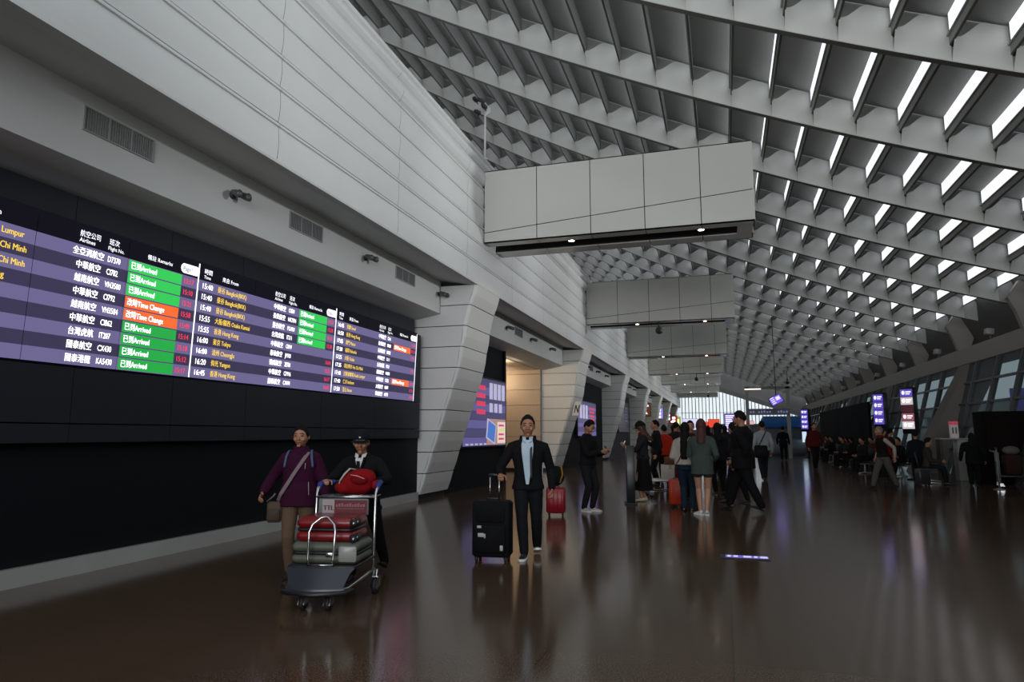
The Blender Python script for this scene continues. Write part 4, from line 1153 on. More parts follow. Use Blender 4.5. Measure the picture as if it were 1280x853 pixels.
# 6 man in dark behind the trolley
person('man in dark jacket standing behind the box trolley, face in profile to the left', (-1.85, 20.0, 0), R(-75), 1.84, hands={-1: (-.10, -.30, 1.25)}, top=('jacket', '141416'), bottom=('trousers', '141416'), hair='short', vox=MID, head=(0, 0), hem=-.03)
# 7 woman, white jacket
p8 = person('woman with long black hair, white jacket and blue jeans beside the orange suitcase', (-.72, 13.6, 0), R(172), 1.67,
       hands={-1: (-.17, -.20, 1.0), 1: (.17, -.20, 1.0)}, feet={-1: (-.10, .0, 0, R(-5), 0), 1: (.06, -.05, 0)}, top=('puffer', '9a958c'), bottom=('trousers', '1a2533'), shoe='1a1a1c', hair='long', vox=MID, fem=True, hem=.0, skin=SKIN2)
strap(p8, [p8['sp'](.31, .03, -.05), p8['sp'](.30, -.045, -.06), p8['sp'](.2, -.088, -.01), p8['sp'](.05, -.09, .06), p8['sp'](-.02, -.06, .11)], cl('red_strap', '5a1a18'), 'bag_strap', .012, .004)
# 8 woman, olive jacket and bare legs
p9 = person('woman with auburn hair, grey green jacket, bare legs and white sneakers, back turned', (-.40, 13.05, 0), R(178), 1.72,
       hands={-1: (-.20, -.10, .98), 1: (.14, -.30, 1.15)}, feet={-1: (-.05, -.0, 0, R(15), 0), 1: (.06, -.03, 0, R(40), 0)}, top=('coat', '3b443f'), bottom=('shorts', '2c3330'), shoe='c9c9c6', sole=True, hair='mid', hairm=HAIRR, vox=MID, fem=True, hem=-.10, build=1.12, skin=SKIN2)
# 9 man between
person('person in dark red top facing us between the white jacket and the auburn haired woman', (-.72, 15.9, 0), R(5), 1.74, top=('jacket', '32151a'), bottom=('trousers', '16161a'), hair='short', vox=MID, fem=True)
# 10 tall man in black striding
tm = person('tall man in black jacket and cropped black trousers striding left', (.33, 13.9, 0), R(-112), 1.89,
       hands={-1: (-.16, -.22, .98), 1: (.16, .05, .95)}, feet={-1: (-.06, -.34, 0, 0, R(10)), 1: (.06, .34, .02, 0, R(-16))}, top=('parka', '0e0e10'), bottom=('wide', '0e0e10'), shoe='0c0c0d', hair='short', vox=MID, hem=-.10, build=1.25, head=(0, R(6)))
# companion beyond him
person('dark haired person in black walking just behind the tall man in black', (.22, 15.6, 0), R(-80), 1.70, top=('jacket', '15171a'), bottom=('trousers', '15171a'), hair='mid', vox=MID, feet={-1: (-.06, -.2, 0), 1: (.06, .2, 0)})
# 11 man in pale shirt with bag
p12 = person('man in pale grey shirt with a black shoulder bag, walking away', (1.17, 23.5, 0), R(188), 1.86,
       feet={-1: (-.07, -.15, 0), 1: (.07, .22, .02, 0, R(-15))}, top=('jacket', '8a9195'), bottom=('trousers', '1a1b20'), hair='short', vox=MID, hem=-.02)
strap(p12, [p12['sp'](.31, -.02, -.05), p12['sp'](.27, -.085, -.03), p12['sp'](.15, -.09, .03), p12['sp'](.04, -.08, .09)], mat('lanyard_black', '0c0c0e', .6), 'bag_strap', .02, .005)
bg2 = root('shoulder_bag', wpt(p12, p12['sp'](-.04, -.10, .05)), R(188), 'black shoulder bag on the back of the man in the pale shirt', 'bag')
b = MB(); b.rbox(-.2, .2, -.07, .07, -.2, .2, .06, 0, 4, 'z'); b.build('pouch', cl('bag_black', '141215'), bg2)
b = MB(); b.rbox(-.16, .16, .05, .085, -.14, .06, .03, 0, 4, 'y'); b.build('front_pocket', cl('bag_black2', '1a181b'), bg2)
# 12 silhouette, 13 red sweater
person('dark silhouetted person standing in front of the blue booth', (3.12, 41, 0), R(170), 1.88, top=('coat', '0e1216'), bottom=('trousers', '0e1216'), hair='short', vox=FAR, hem=-.12, build=1.1)
person('person in a dark red sweater walking towards us right of the booth', (3.52, 30.6, 0), R(15), 1.90, hands={1: (.30, -.30, 1.15)}, top=('puffer', '4a1214'), bottom=('trousers', '121214'), hair='short', vox=FAR, hem=-.02, feet={-1: (-.07, -.12, 0), 1: (.05, .15, 0)})
# 14 vest man
person('grey haired man in a black vest with pale sleeves and loose grey trousers, striding left', (4.04, 20.6, 0), R(-65), 1.66,
       hands={-1: (-.16, -.10, .82), 1: (.22, .18, .84)}, feet={-1: (-.06, -.30, 0), 1: (.06, .32, .02, 0, R(-14))}, top=('vest', '14100f'), sleeve_col='9a8f86', bottom=('wide', '4a4845'), hair='thin', hairm=HAIRG, vox=MID, hem=-.01, lean=R(4), collar='5a1417')

# ---- crowd in mid hall, each placed where a head shows
def crowd(px, Y, Hc, label, col, bcol, hair='short', rz=180, fem=False, kind='jacket', X=None, **kw):
    person(label, (X, Y, 0), R(rz), Hc, top=(kind, col), bottom=('trousers', bcol), hair=hair, vox=TINY, face=False, fem=fem, group=None, **kw)
CR = [(-1.75, 21.5, 1.72, 'person in a bright red jacket with a phone in the crowd behind the trolley', 'a32418', '16161a', 'short', 200, False),
      (-1.62, 24.0, 1.78, 'person in an orange red coat among the crowd left of the white jacket', 'b0301c', '20202a', 'long', 170, True),
      (-1.45, 22.2, 1.82, 'dark haired person half hidden behind the red jacketed crowd', '1b1c20', '16161a', 'short', 150, False),
      (-1.9, 27.5, 1.80, 'person in faded red top far behind the trolley', '6a1f1a', '16161a', 'short', 10, False),
      (-.15, 17.5, 1.72, 'dark person holding up a lit phone right of the auburn haired woman', '15161a', '131316', 'mid', 200, True),
      (-.12, 24.0, 1.78, 'dark person walking in mid crowd below the red sign', '1c1d20', '16161a', 'short', 180, False),
      (.28, 26.0, 1.80, 'person in a dark coat left of the violet display', '191a1e', '16161a', 'short', 185, False),
      (.05, 33.0, 1.82, 'distant dark figure beneath the flight display', '22242a', '16161a', 'long', 175, True),
      (.62, 31.0, 1.80, 'distant figure with brown coat under the violet display', '2c2724', '16161a', 'mid', 190, True),
      (-.75, 35.0, 1.86, 'distant figure with pink shopping bags in the crowd', '241c22', '1a1a1e', 'long', 175, True),
      (-.3, 42.0, 1.9, 'far figure in grey under the orange red sign', '2c2f35', '1a1a1e', 'short', 180, False),
      (1.05, 34.5, 1.82, 'distant person in dark clothes left of the pale shirted man', '17191d', '1a1a1e', 'short', 180, False),
      (1.5, 46.0, 1.9, 'far person beyond the gantry post', '2a2c33', '1a1a1e', 'short', 0, False),
      (-2.0, 33.0, 1.85, 'far person in black near the third pier', '17181b', '1a1a1e', 'short', 90, False),
      (-2.6, 43.0, 1.9, 'far person in beige near the shop counters', '5a4c40', '1a1a1e', 'long', 90, True),
      (4.3, 38.0, 1.78, 'dark person with a bag right of the booth', '15171b', '121216', 'mid', 60, True),
      (4.9, 24.8, 1.62, 'person in a bright red coat beside the vested man', '7a1418', '1a1a1e', 'mid', 30, True),
      (5.25, 25.5, 1.62, 'dark haired person just left of the vested man', '2a1416', '1a1a1e', 'short', 100, False),
      (5.45, 23.2, 1.55, 'hunched person in a dark blue coat right of the vested man', '10151d', '12141a', 'short', 170, False)]
for (X, Y, Hc, lab, c1, c2, hr, rz, fm) in CR: crowd(0, Y, Hc, lab, c1, c2, hr, rz, fm, 'jacket', X)

# ---- waiting seats with people on the right
M_seat = mat('seat_black', '17181b', .45)
def bench(x, y, rz, n, label):
    t = root('waiting_bench', (x, y, 0), rz, label, 'bench', 'waiting benches on the right')
    for k in range(n):
        xx = (k - (n - 1) / 2) * .58
        b = MB(); b.rbox(xx - .25, xx + .25, -.24, .22, .40, .46, .04, 0, 3, 'z'); b.build('seat', M_seat, t)
        b = MB(); b.M = Matrix.Translation((xx, .24, .46)) @ Matrix.Rotation(R(-10), 4, 'X'); b.rbox(-.25, .25, -.025, .025, .02, .46, .04, 0, 3, 'z'); b.build('backrest', M_seat, t)
    b = MB(); b.box(-n * .29, n * .29, -.03, .05, .34, .40); b.build('rail', M_steel, t)
    for sx in (-1, 1):
        b = MB(); b.tube([(sx * (n * .29 - .3), .01, .36), (sx * (n * .29 - .3), .01, .05)], .03, 8); b.tube([(sx * (n * .29 - .3), -.28, .02), (sx * (n * .29 - .3), 0, .05), (sx * (n * .29 - .3), .28, .02)], .02, 8); b.build('leg', M_steel, t)
def seated(x, y, rz, H, label, col, bcol='17181b', hair='short', fem=False, **kw):
    person(label, (x, y, 0), rz, H, hip=(0, .05, .53), lean=R(kw.pop('ln', 6)), hands=kw.pop('hands', {-1: (-.10, -.33, .66), 1: (.10, -.33, .66)}), feet={-1: (-.11, -.40, 0), 1: (.11, -.43, 0)}, top=('jacket', col), bottom=('trousers', bcol), hair=hair, vox=kw.pop('vox', FAR), face=False, fem=fem, hem=-.02, kpoles={-1: (-.1, -1, 1), 1: (.1, -1, 1)}, **kw)
bench(5.35, 27.6, R(-60), 4, 'nearest black waiting bench, behind the vested man')
bench(5.6, 32.5, R(-60), 5, 'second black waiting bench from the front on the right')
bench(5.9, 38.0, R(-60), 5, 'third black waiting bench from the front on the right')
bench(6.2, 44.5, R(-60), 5, 'farthest black waiting bench on the right')
def on_bench(bx, by, k, n):
    xx = (k - (n - 1) / 2) * .58; c, s = math.cos(R(-60)), math.sin(R(-60)); return bx + xx * c, by + xx * s
SL = [((5.35, 27.6, 4), [(0, '1b1c20', 'short', 'seated person in dark grey at the far end of the nearest bench'), (2, '2a2320', 'long', 'seated person with long hair on the nearest bench'), (3, '14161a', 'short', 'seated person in black at the near end of the nearest bench')]),
      ((5.6, 32.5, 5), [(0, '23262b', 'short', 'seated person in grey at the far end of the second bench'), (1, '151619', 'mid', 'seated person in black on the second bench beside the one in grey'), (3, '3a2a24', 'short', 'seated person in brown on the second bench'), (4, '17181c', 'short', 'seated person at the near end of the second bench')]),
      ((5.9, 38.0, 5), [(0, '17181c', 'short', 'seated person at the far end of the third bench'), (2, '40403e', 'mid', 'seated person in pale grey in the middle of the third bench'), (4, '1c1416', 'short', 'seated person at the near end of the third bench')]),
      ((6.2, 44.5, 5), [(1, '2b2d33', 'short', 'seated person on the farthest bench, left one'), (3, '191a1e', 'short', 'seated person on the farthest bench, right one')])]
for (bx, by, n), ppl in SL:
    for (k, c, hr, lab) in ppl:
        x, y = on_bench(bx, by, k, n); seated(x, y, R(-60), 1.70, lab, c, '17181b', hr, hr == 'long')
bench(5.85, 23.6, R(75), 3, 'black waiting bench near the white counter, side on')
seated(5.70, 23.05, R(75), 1.72, 'person in a brown green coat seated near the white counter', '34302a', hair='short')
person('person in a dark hooded coat standing with back turned before the white counter', (6.72, 22.6, 0), R(170), 1.48, top=('puffer', '0d0e10'), bottom=('wide', '0d0e10'), hair='mid', vox=FAR, face=False, hem=-.12, build=1.35)
# ------------------------------------------------------------------ luggage cart and its load
M_chrome = mat('cart_chrome', 'c8c9cb', .2, 1.0); M_plast = mat('cart_black_plastic', '17181c', .4); M_blue = mat('cart_blue_grip', '23307a', .45)
M_tyre = mat('tyre', '1c1c1e', .6)
CZ = R(11)
cart = root('luggage_cart', (-3.42, 5.80, 0), CZ, 'steel airport luggage cart loaded with red and olive cases, pushed by the old man', 'luggage cart')
def part(nm, mb, m, par=cart): return mb.build(nm, m, par)
def wheel(par, x, y, r=.055, w=.03, big=False):
    f = MB(); f.tube([(x, y + .03, r + .14), (x, y + .02, r + .05)], .012, 8)
    rows = []
    for sx in (-1, 1):
        f.prism([(y - r * 1.05, r * .9), (y + r * .8, r * .9), (y + .05, r * 2.15), (y - .02, r * 2.15)], x + sx * (w / 2 + .010) - .004, x + sx * (w / 2 + .010) + .004, 'x')
    f.box(x - w / 2 - .012, x + w / 2 + .012, y - .025, y + .055, r * 2.1, r * 2.2)
    o = part('caster_fork', f, M_chrome, par)
    g = MB(); g.cyl((x - w / 2, y, r), r, w, 20, 0, 'x'); g.cyl((x - w / 2 - .004, y, r), r * .45, w + .008, 14, 1, 'x'); part('wheel', g, [M_tyre, M_chrome], o)
for sx in (-1, 1): wheel(cart, sx * .11, -.63, .058)
for sx in (-1, 1): wheel(cart, sx * .31, 0.0, .072, .034)
for sx in (-1, 1):
    b = MB(); b.tube([(sx * .285, 0, .15), (sx * .285, 0, .35), (sx * .285, .02, .90), (sx * .285, .05, .945), (sx * .285, .12, .965)], .016, 10); part('post', b, M_chrome)
    b = MB(); b.tube([(sx * .285, .02, .22), (sx * .27, -.15, .20), (sx * .20, -.45, .14), (sx * .13, -.62, .15)], .015, 10); part('side_rail', b, M_chrome)
    b = MB(); b.limb([(sx * .285, .05, .925), (sx * .285, .09, .975), (sx * .27, .20, .985), (sx * .2, .24, .985)], [.020, .028, .030, .024], 12); part('grip', b, M_blue)
b = MB(); b.tube([(-.285, .0, .865), (.285, 0, .865)], .009, 8); part('crossbar', b, M_chrome)
b = MB(); b.tube([(-.20, .24, .985), (.20, .24, .985)], .018, 10); part('handlebar', b, M_plast)
b = MB(); b.rbox(-.255, .225, -.012, .012, .70, .85, .01, 0, 3, 'y'); fr = part('advert_panel', b, M_vent)
b = MB(); b.box(-.215, -.10, -.016, -.011, .705, .842, 0); b.box(-.098, .215, -.016, -.011, .712, .838, 1); part('advert_face', b, [mat('advert_white', '9c9294', .5), mat('advert_red', '5c0f1b', .5)], fr)
b = MB(); put_text(b, 'TTL', .062, (-.205, -.0175, .745), (1, 0, 0), (0, 0, 1), 0, .95, bold=.003); part('advert_letters', b, mat('advert_red_dark', '5c1018', .5), fr)
b = MB()
for k in range(11): b.box(-.085 + .026 * k, -.066 + .026 * k, -.0185, -.0155, .778, .798 + .006 * (k % 3))
b.box(-.075, .19, -.0185, -.0155, .758, .762); part('advert_letters', b, mat('advert_pink', '8a565e', .5), fr)
b = MB(); b.rbox(-.30, .30, -.56, .02, .315, .345, .03, 0, 3, 'z'); part('deck', b, M_plast)
b = MB()
rows = []
for (y, z, w) in ((-.56, .33, .30), (-.60, .29, .27), (-.66, .20, .24), (-.70, .155, .26), (-.66, .13, .25)):
    rows.append([(w * (-1 + 2 * k / 12), y - .05 * (1 - (2 * k / 12 - 1) ** 2), z) for k in range(13)])
b.grid(rows, 0, True); b.grid([[(p[0], p[1] + .025, p[2]) for p in r_] for r_ in rows][::-1], 0, True); part('front_apron', b, mat('cart_grey_plastic', '2c3038', .3))
b = MB(); b.tube([(-.33, -.55, .165), (-.26, -.70, .155), (0, -.77, .15), (.26, -.70, .155), (.30, -.60, .16)], .022, 10); part('bumper', b, M_plast)
b = MB(); b.tube([(-.11, -.56, .34), (-.11, -.57, .40), (-.115, -.55, .62), (-.095, -.53, .68), (-.03, -.50, .735), (.0, -.50, .74), (.03, -.50, .735), (.095, -.53, .68), (.115, -.55, .62), (.11, -.57, .40), (.11, -.56, .34)], .011, 10)
b.tube([(-.11, -.57, .35), (.11, -.57, .35)], .007, 8); part('guard_hoop', b, M_chrome)

b = MB()
for yy in (.06, .12, .18): b.tube([(-.27, yy, .868), (.27, yy, .868)], .005, 6)
b.tube([(-.27, .0, .865), (-.27, .22, .868), (.27, .22, .868), (.27, 0, .865)], .006, 6); part('basket', b, M_chrome)
def to_cart(x, y, z): return Matrix.Rotation(CZ, 3, 'Z') @ Vector((x, y, z)) + Vector((-3.42, 5.80, 0))
def hardcase(name, loc, rz, label, cm, w, d, h, wheels_axis='x', ribs=5, zip_=True, cat='suitcase'):
    """case lying flat: w across, d deep, h high"""
    t = root(name, loc, rz, label, cat)
    hb = h / 2
    b = MB(); b.rbox(-w / 2, w / 2, -d / 2, d / 2, .0, hb - .008, .05, 0, 5, 'z')
    for k in range(ribs):
        xx = -w / 2 + .09 + k * (w - .18) / max(1, ribs - 1); b.rbox(xx - .014, xx + .014, -d / 2 - .005, -d / 2 + .02, .025, hb - .02, .01, 0, 3, 'z')
    b.build('lower_shell', cm, t)
    b = MB(); b.rbox(-w / 2, w / 2, -d / 2, d / 2, hb + .008, h, .05, 0, 5, 'z')
    for k in range(ribs):
        xx = -w / 2 + .09 + k * (w - .18) / max(1, ribs - 1); b.rbox(xx - .014, xx + .014, -d / 2 - .005, -d / 2 + .02, hb + .02, h - .025, .01, 0, 3, 'z')
    b.build('upper_shell', cm, t)
    b = MB(); b.rbox(-w / 2 + .004, w / 2 - .004, -d / 2 + .004, d / 2 - .004, hb - .014, hb + .014, .05, 0, 5, 'z'); b.build('zip_band', M_plast, t)
    return t
M_caseR = mat('case_red', '740d15', .35, coat=.2); M_caseO = mat('case_olive', '55584c', .5)
oc = hardcase('suitcase', to_cart(.0, -.28, .346), CZ, 'olive grey case lying at the bottom of the cart load', M_caseO, .60, .44, .175, ribs=0)
b = MB(); b.rbox(.02, .10, -.232, -.218, .06, .10, .01, 0, 3, 'y'); b.build('latch', M_chrome, oc)
b = MB(); b.rbox(.13, .29, -.228, -.214, .02, .15, .02, 0, 3, 'y'); b.build('luggage_label', mat('label_clear', '8b8d88', .3), oc)
rcs = hardcase('suitcase', to_cart(-.02, -.25, .5215), CZ, 'shiny red hard case lying on the olive case on the cart', M_caseR, .52, .42, .205, ribs=0)
for zz in (.035, .165):
    for yy in (-.20, -.10):
        b = MB(); b.rbox(.235, .285, yy - .035, yy + .03, zz - .032, zz + .032, .015, 0, 3, 'x'); h_ = b.build('wheel_housing', M_plast, rcs)
        b = MB(); b.cyl((.275, yy - .052, zz), .026, .022, 16, 0, 'y'); b.cyl((.275, yy - .056, zz), .013, .01, 12, 1, 'y'); b.build('wheel', [M_tyre, M_chrome], h_)
bp = root('rucksack', to_cart(.09, .12, .875), CZ, 'red rucksack piled on top of the cart load', 'rucksack')
b = MB()
b.ell((-.02, 0, .115), (.18, .12, .115), 20, 14); b.ell((.03, -.02, .16), (.14, .11, .09), 18, 12); b.ell((-.13, .0, .07), (.11, .11, .07), 16, 10)
o = b.build('sack', cl('rucksack_red', '7e0c12'), bp); remesh(o, .012, .02, 4)
b = MB(); b.ell((.03, -.10, .15), (.09, .045, .05), 16, 10); b.build('front_pocket', cl('rucksack_red2', '6c0a10'), bp)
b = MB(); b.limb([(-.04, -.140, .195), (.03, -.146, .185), (.09, -.136, .160)], [.004, .005, .004], 6); b.build('zip', mat('reflective_zip2', 'd08a8a', .3), bp)
b = MB(); b.rbox(.13, .18, -.05, .06, .06, .14, .025, 0, 4, 'z'); b.build('side_pocket', cl('rucksack_bright', '8a1216'), bp)
b = MB(); b.tube([(-.20, -.03, .05), (-.16, -.09, .14), (-.12, -.09, .20), (-.08, -.05, .25), (-.02, .03, .235)], [(.014, .004)] * 5, 8); b.build('shoulder_strap', mat('strap_pale', 'a8a39c', .6), bp)

# ------------------------------------------------------------------ upright suitcases
def trolley_case(loc, rz, label, cm, w=.42, d=.27, h=.66, handle=.30, soft=False, ribs=0):
    t = root('suitcase', loc, rz, label, 'suitcase')
    b = MB(); b.rbox(-w / 2, w / 2, -d / 2, d / 2, .055, h, .045, 0, 5, 'z')
    for k in range(ribs):
        xx = -w / 2 + .06 + k * (w - .12) / (ribs - 1); b.rbox(xx - .012, xx + .012, -d / 2 - .006, -d / 2 + .02, .11, h - .06, .01, 0, 3, 'z')
    b.build('shell', cm, t)
    if soft:
        b = MB(); b.rbox(-w / 2 + .04, w / 2 - .04, -d / 2 - .035, -d / 2 + .01, .11, h * .62, .03, 0, 4, 'y'); b.build('front_pocket', cm, t)
        b = MB(); b.rbox(-w / 2 + .05, w / 2 - .05, -d / 2 - .02, -d / 2 + .01, h * .66, h - .05, .03, 0, 4, 'y'); b.build('front_pocket', cm, t)
    b = MB(); b.rbox(-w / 2 - .003, w / 2 + .003, d * .1, d * .1 + .014, .06, h + .003, .04, 0, 4, 'y'); b.build('zip_band', M_plast, t)
    b = MB(); b.tube([(-.07, 0, h), (-.06, 0, h + .025), (.06, 0, h + .025), (.07, 0, h)], .010, 8); b.build('carry_handle', M_plast, t)
    if handle:
        for sx in (-1, 1):
            b = MB(); b.tube([(sx * .055, d / 2 - .05, h - .03), (sx * .055, d / 2 - .05, h + handle)], .0075, 8); b.build('handle_tube', M_chrome, t)
        b = MB(); b.rbox(-.075, .075, d / 2 - .065, d / 2 - .035, h + handle - .012, h + handle + .02, .012, 0, 3, 'x'); b.build('handle_grip', M_plast, t)
    for sx in (-1, 1):
        for sy in (-1, 1):
            b = MB(); b.cyl((sx * (w / 2 - .05) - .012, sy * (d / 2 - .05), .028), .028, .024, 14, 0, 'x'); b.rbox(sx * (w / 2 - .05) - .022, sx * (w / 2 - .05) + .022, sy * (d / 2 - .05) - .02, sy * (d / 2 - .05) + .02, .035, .07, .01, 0, 3, 'z'); b.build('wheel', M_tyre, t)
    return t
bs = trolley_case((-2.615, 7.74, 0), R(6), 'tall black soft suitcase with airline tags, pulled by the man in the open jacket', cl('suitcase_black', '101012'), .44, .28, .68, .285, True)
for (x, z, w, h) in ((-.12, .40, .05, .03), (-.10, .31, .07, .045), (-.055, .30, .02, .05), (.14, .17, .035, .06)):
    b = MB(); b.rbox(x - w / 2, x + w / 2, -.187, -.174, z - h / 2, z + h / 2, .006, 0, 2, 'y'); b.build('luggage_tag', mat('tag_pale', 'a9acab', .5), bs)
trolley_case((-2.93, 12.2, 0), R(10), 'red suitcase standing on the floor behind the man in the open jacket', mat('case_crimson', '8f1020', .35), .34, .24, .50, 0, False, 4)
t = root('travel_bag', (-2.93, 12.2, .535), R(10), 'black bag with a yellow strap resting on the red suitcase', 'bag')
b = MB(); b.ell((0, 0, .17), (.16, .10, .18), 16, 12); b.build('sack', cl('bag_black', '141215'), t)
b = MB(); b.tube([(.08, -.08, .05), (.13, -.09, .2), (.10, -.03, .36), (.04, .02, .34)], [(.016, .005)] * 4, 8); b.build('strap', cl('strap_ochre', '8a6a2a'), t)
trolley_case((-.94, 14.35, 0), R(-12), 'orange red suitcase standing left of the woman in the white jacket', mat('case_orange', 'a03018', .35, coat=.2), .30, .25, .56, 0, False, 3)
t = root('tote_bag', (-.86, 14.35, .60), 0, 'dark red bag resting on the orange suitcase', 'bag')
b = MB(); b.rbox(-.12, .12, -.08, .08, -.012, .21, .04, 0, 4, 'z'); b.build('pouch', cl('bag_maroon', '5a1218'), t)
b = MB(); b.tube([(-.06, 0, .2), (-.05, 0, .27), (.05, 0, .27), (.06, 0, .2)], .008, 8); b.build('handle', cl('bag_maroon', '5a1218'), t)

# ------------------------------------------------------------------ trolley with boxes
t = root('luggage_cart', (-1.30, 16.7, 0), R(-70), 'luggage cart carrying a white box, left of the orange suitcase', 'luggage cart')
b = MB(); b.rbox(-.30, .30, -.50, .35, .36, .41, .03, 0, 3, 'z'); b.build('deck', M_steel, t)
for sx in (-1, 1):
    b = MB(); b.tube([(sx * .27, .30, .1), (sx * .27, .30, .95), (sx * .27, .42, 1.0)], .016, 8); b.build('post', M_chrome, t)
    b = MB(); b.tube([(sx * .27, .30, .15), (sx * .2, -.45, .13), (sx * .2, -.48, .36)], .015, 8); b.build('side_rail', M_chrome, t)
    wheel(t, sx * .27, .30, .06); wheel(t, sx * .18, -.45, .06)
b = MB(); b.tube([(-.27, .42, 1.0), (.27, .42, 1.0)], .018, 8); b.build('handlebar', M_plast, t)
def carton(loc, rz, w, d, h, c, label):
    t = root('box', loc, rz, label, 'box')
    b = MB(); b.rbox(-w / 2, w / 2, -d / 2, d / 2, 0, h, .006, 0, 2, 'z'); b.build('carton', cl('carton_' + c, c), t)
    b = MB(); b.box(-.03, .03, -d / 2 - .002, d / 2 + .002, h * .7, h + .002); b.build('tape', mat('tape_brown', '7c6a50', .3), t)
carton((-1.24, 16.6, .412), R(5), .42, .36, .33, 'a8a29a', 'white cardboard box on the luggage cart behind the orange suitcase')
carton((-1.18, 16.62, .745), R(-4), .34, .30, .18, '5e3a28', 'brown cardboard box stacked on the white box')

# ------------------------------------------------------------------ stands, totems, counter on the floor
t = root('information_stand', (-1.93, 14.77, 0), R(10), 'thin tall black panel stand on the floor left of the woman in the cap', 'stand')
b = MB(); b.rbox(-.085, .085, -.22, .22, .03, 1.21, .015, 0, 3, 'z'); b.build('panel', mat('stand_black', '1d1f21', .35), t)
b = MB(); b.rbox(-.13, .13, -.26, .26, 0, .03, .02, 0, 3, 'z'); b.build('base', M_dark, t)

t = root('floor_sign', (.19, 8.78, 0), R(0), 'small lit violet strip sign lying on the polished floor in the foreground', 'sign')
b = MB(); b.rbox(-.29, .27, -.105, .105, .0, .012, .01, 0, 3, 'z'); b.build('frame', M_dark, t)
b = MB(); b.box(-.23, .25, -.075, .075, .012, .015); b.build('panel', mat('floor_violet', '302860', .3, emit='6a5cc0', es=.9), t)
for k, (x0, x1) in enumerate(((-.21, -.17), (-.14, -.09), (-.03, .06), (.09, .13), (.16, .24))):
    b = MB(); b.box(x0, x1, -.055, .055, .015, .0165); b.build('mark', mat('floor_pale', '808090', .3, emit='c8c4f0', es=.9), t)

def totem(x, y, rz, w, d, z0, z1, label, rows):
    t = root('sign_totem', (x, y, 0), rz, label, 'sign')
    b = MB(); b.rbox(-w / 2 - .02, w / 2 + .02, 0, d, z0 - .15, z1 + .06, .02, 0, 3, 'z'); b.build('housing', mat('totem_black', '111216', .4), t)
    b = MB(); b.box(.02, .12, d * .3, d * .7, 0, z0); b.rbox(-w / 2, w / 2, 0, d, 0, .04, .02, 0, 3, 'z'); b.build('post', mat('totem_black', '111216', .4), t)
    n = len(rows); hh = (z1 - z0) / n
    for k, (bgc, fg) in enumerate(rows):
        zb = z1 - hh * (k + 1)
        b = MB(); b.box(-w / 2, w / 2, -.012, .0, zb + .01, zb + hh - .01); f = b.build('lit_panel', mat('lit_' + bgc, '202030', .4, emit=bgc, es=.95), t)
        if fg:
            b = MB(); b.ell((-w * .25, -.016, zb + hh * .55), (w * .14, .006, hh * .26), 10, 6); b.box(-w * .05, w * .40, -.017, -.010, zb + hh * .55, zb + hh * .72); b.box(-w * .05, w * .30, -.017, -.010, zb + hh * .32, zb + hh * .46)
            b.build('pictogram', mat('lit_' + fg, '808080', .4, emit=fg, es=1.2), f)
vp = [('5a48b8', 'e0dcff')] * 4
totem(4.87, 25.0, R(-38), .32, .28, 1.76, 2.75, 'lit purple totem sign with four panels above the vested man', vp)
totem(5.70, 24.95, R(-38), .37, .28, 1.61, 2.90, 'lit totem sign with violet, white and maroon panels near the counter', [('5a48b8', 'e0dcff'), ('c8b8c0', 'ffffff'), ('38161c', None), ('8a5060', 'f0e0e0'), ('d0c4c8', 'ffffff')])
totem(4.80, 46.0, R(-30), .42, .40, 1.75, 2.95, 'small purple totem sign far off beyond the red sweater', vp)

t = root('hoarding_wall', (7.3, 40, 0), 0, 'long black hoarding wall standing behind the waiting benches on the right', 'hoarding')
for k in range(8):
    b = MB(); b.box(0, .12, 2.4 * k + .01, 2.4 * (k + 1) - .01, 0, 3.15); b.build('panel', mat('hoarding_black', '0c0d10', .8, spec=.1), t)

t = root('service_counter', (6.9, 25.1, 0), 0, 'white service counter with a shelf top in front of the leaning pier', 'counter')
b = MB(); b.rbox(-.40, .45, -.28, .28, 1.28, 1.325, .03, 0, 3, 'z'); b.build('top', mat('counter_white', '9a9b9b', .4), t)
b = MB(); b.rbox(.10, .40, -.24, .24, 0, 1.28, .03, 0, 3, 'z'); b.build('cabinet', mat('counter_white', '9a9b9b', .4), t)
b = MB(); b.box(-.38, -.30, -.22, .22, 0, 1.28); b.build('side_panel', M_dark, t)
t = root('display_box', (7.0, 25.1, 1.326), 0, 'small white box sign with a pink top standing on the white counter', 'sign')
b = MB(); b.rbox(-.11, .11, -.09, .09, 0, .42, .015, 0, 3, 'z'); b.build('box', mat('box_white', 'b4b0aa', .5, emit='8a8680', es=.25), t)
b = MB(); b.rbox(-.115, .115, -.095, .095, .42, .53, .015, 0, 3, 'z'); b.build('lid', mat('box_pink', 'c04058', .5, emit='c04860', es=.35), t)
for k, xx in enumerate((-.05, .04)):
    b = MB(); b.rbox(xx - .022, xx + .022, -.097, -.088, .14, .34, .01, 0, 3, 'y'); b.build('picture', mat('picture_grey', '5a5a5a', .5), t)

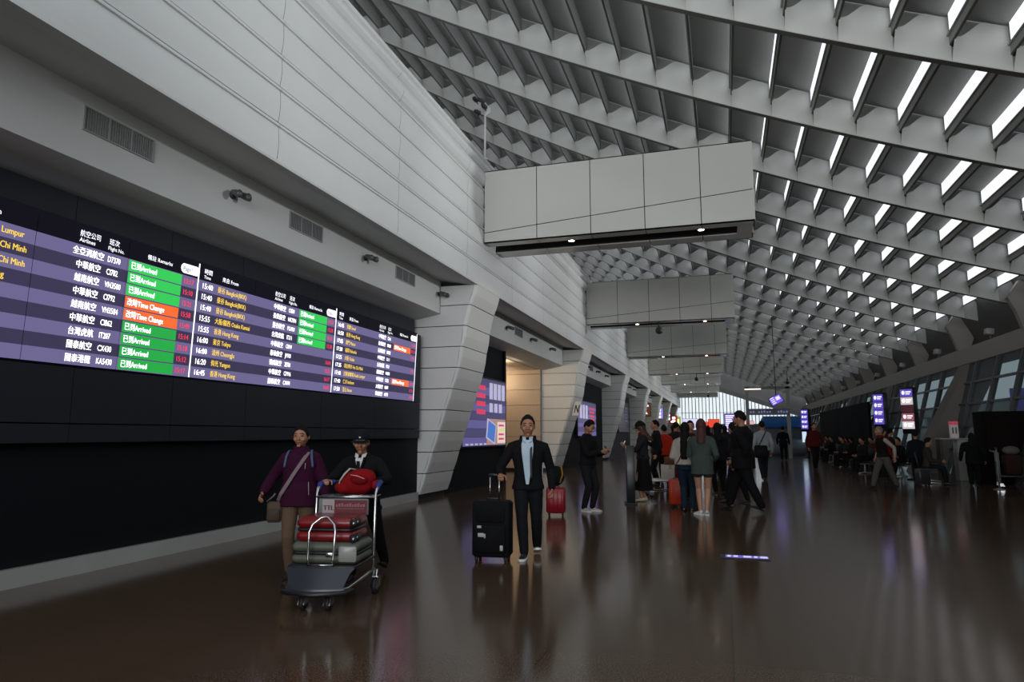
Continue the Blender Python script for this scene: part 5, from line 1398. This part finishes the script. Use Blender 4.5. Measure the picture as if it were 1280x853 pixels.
t = root('vending_kiosk', (8.0, 23.9, 0), 0, 'large black kiosk cabinet at the right edge beside the stanchion', 'kiosk')
b = MB(); b.rbox(-.70, .75, -.45, .40, 0, 2.12, .03, 0, 3, 'z'); b.build('cabinet', mat('kiosk_black', '0f0e0d', .8, spec=.1), t)
b = MB(); b.rbox(-.62, .68, -.475, -.445, .9, 1.95, .02, 0, 3, 'y'); b.build('door', mat('kiosk_brown', '150e0c', .8, spec=.1), t)
t = root('luggage_cart', (7.45, 22.0, 0), R(80), 'dark luggage cart with a pale panel parked before the black kiosk', 'luggage cart')
b = MB(); b.rbox(-.30, .30, -.40, .35, .30, .35, .03, 0, 3, 'z'); b.build('deck', M_plast, t)
b = MB(); b.box(-.28, .28, .32, .35, .52, .70); b.build('advert_panel', mat('panel_grey', '4a4c4e', .5), t)
for sx in (-1, 1):
    b = MB(); b.tube([(sx * .27, .33, .1), (sx * .27, .33, .95), (sx * .27, .45, 1.0)], .016, 8); b.build('post', M_vent, t)
    wheel(t, sx * .27, .30, .06); wheel(t, sx * .18, -.36, .06)
t = root('bundle', (7.42, 21.9, .352), 0, 'pale round topped bundle on the cart before the black kiosk', 'bag')
b = MB(); b.rbox(-.2, .2, -.18, .18, 0, .55, .08, 0, 4, 'z'); b.build('bag', cl('bundle_brown', '2c1c18'), t)
b = MB(); b.ell((0, 0, .66), (.20, .18, .12), 16, 10); b.build('cover', cl('bundle_pale', '5c5856'), t)
t = root('stanchion', (6.88, 21.3, 0), 0, 'slim grey stanchion post standing near the right edge', 'stanchion')
b = MB(); b.tube([(0, 0, .02), (0, 0, 1.05)], .022, 10); b.build('post', M_vent, t)
b = MB(); b.cyl((0, 0, 0), .15, .025, 20, 0, 'z', .10); b.build('base', M_vent, t)
b = MB(); b.cyl((0, 0, 1.05), .032, .05, 12); b.build('cap', M_dark, t)
# open book rack / luggage at the seats
trolley_case((5.35, 22.3, 0), R(20), 'small dark suitcase beside the bench near the white counter', mat('case_slate', '2a2c30', .4), .34, .24, .48, .0)
# sign seen through the glazing
t = root('outdoor_sign', (12.6, 33.0, 2.9), R(-20), 'violet sign with a white ring seen through the slanted glazing', 'sign')
b = MB(); b.rbox(-1.2, 1.2, -.06, .06, -.45, .45, .05, 0, 3, 'z'); b.box(-1.0, -.9, -.05, .05, -2.95, -.4); b.box(.9, 1.0, -.05, .05, -2.95, -.4); b.build('housing', mat('outdoor_violet', '201a48', .4, emit='40388c', es=.8), t)
b = MB(); rows = []
for k in range(25):
    a = 2 * math.pi * k / 24; rows.append((-.2 + .22 * math.cos(a), -.07, .22 * math.sin(a)))
b.tube(rows, .04, 8); b.build('ring', mat('lit_ring', '808090', .4, emit='d8d4ff', es=1.0), t)
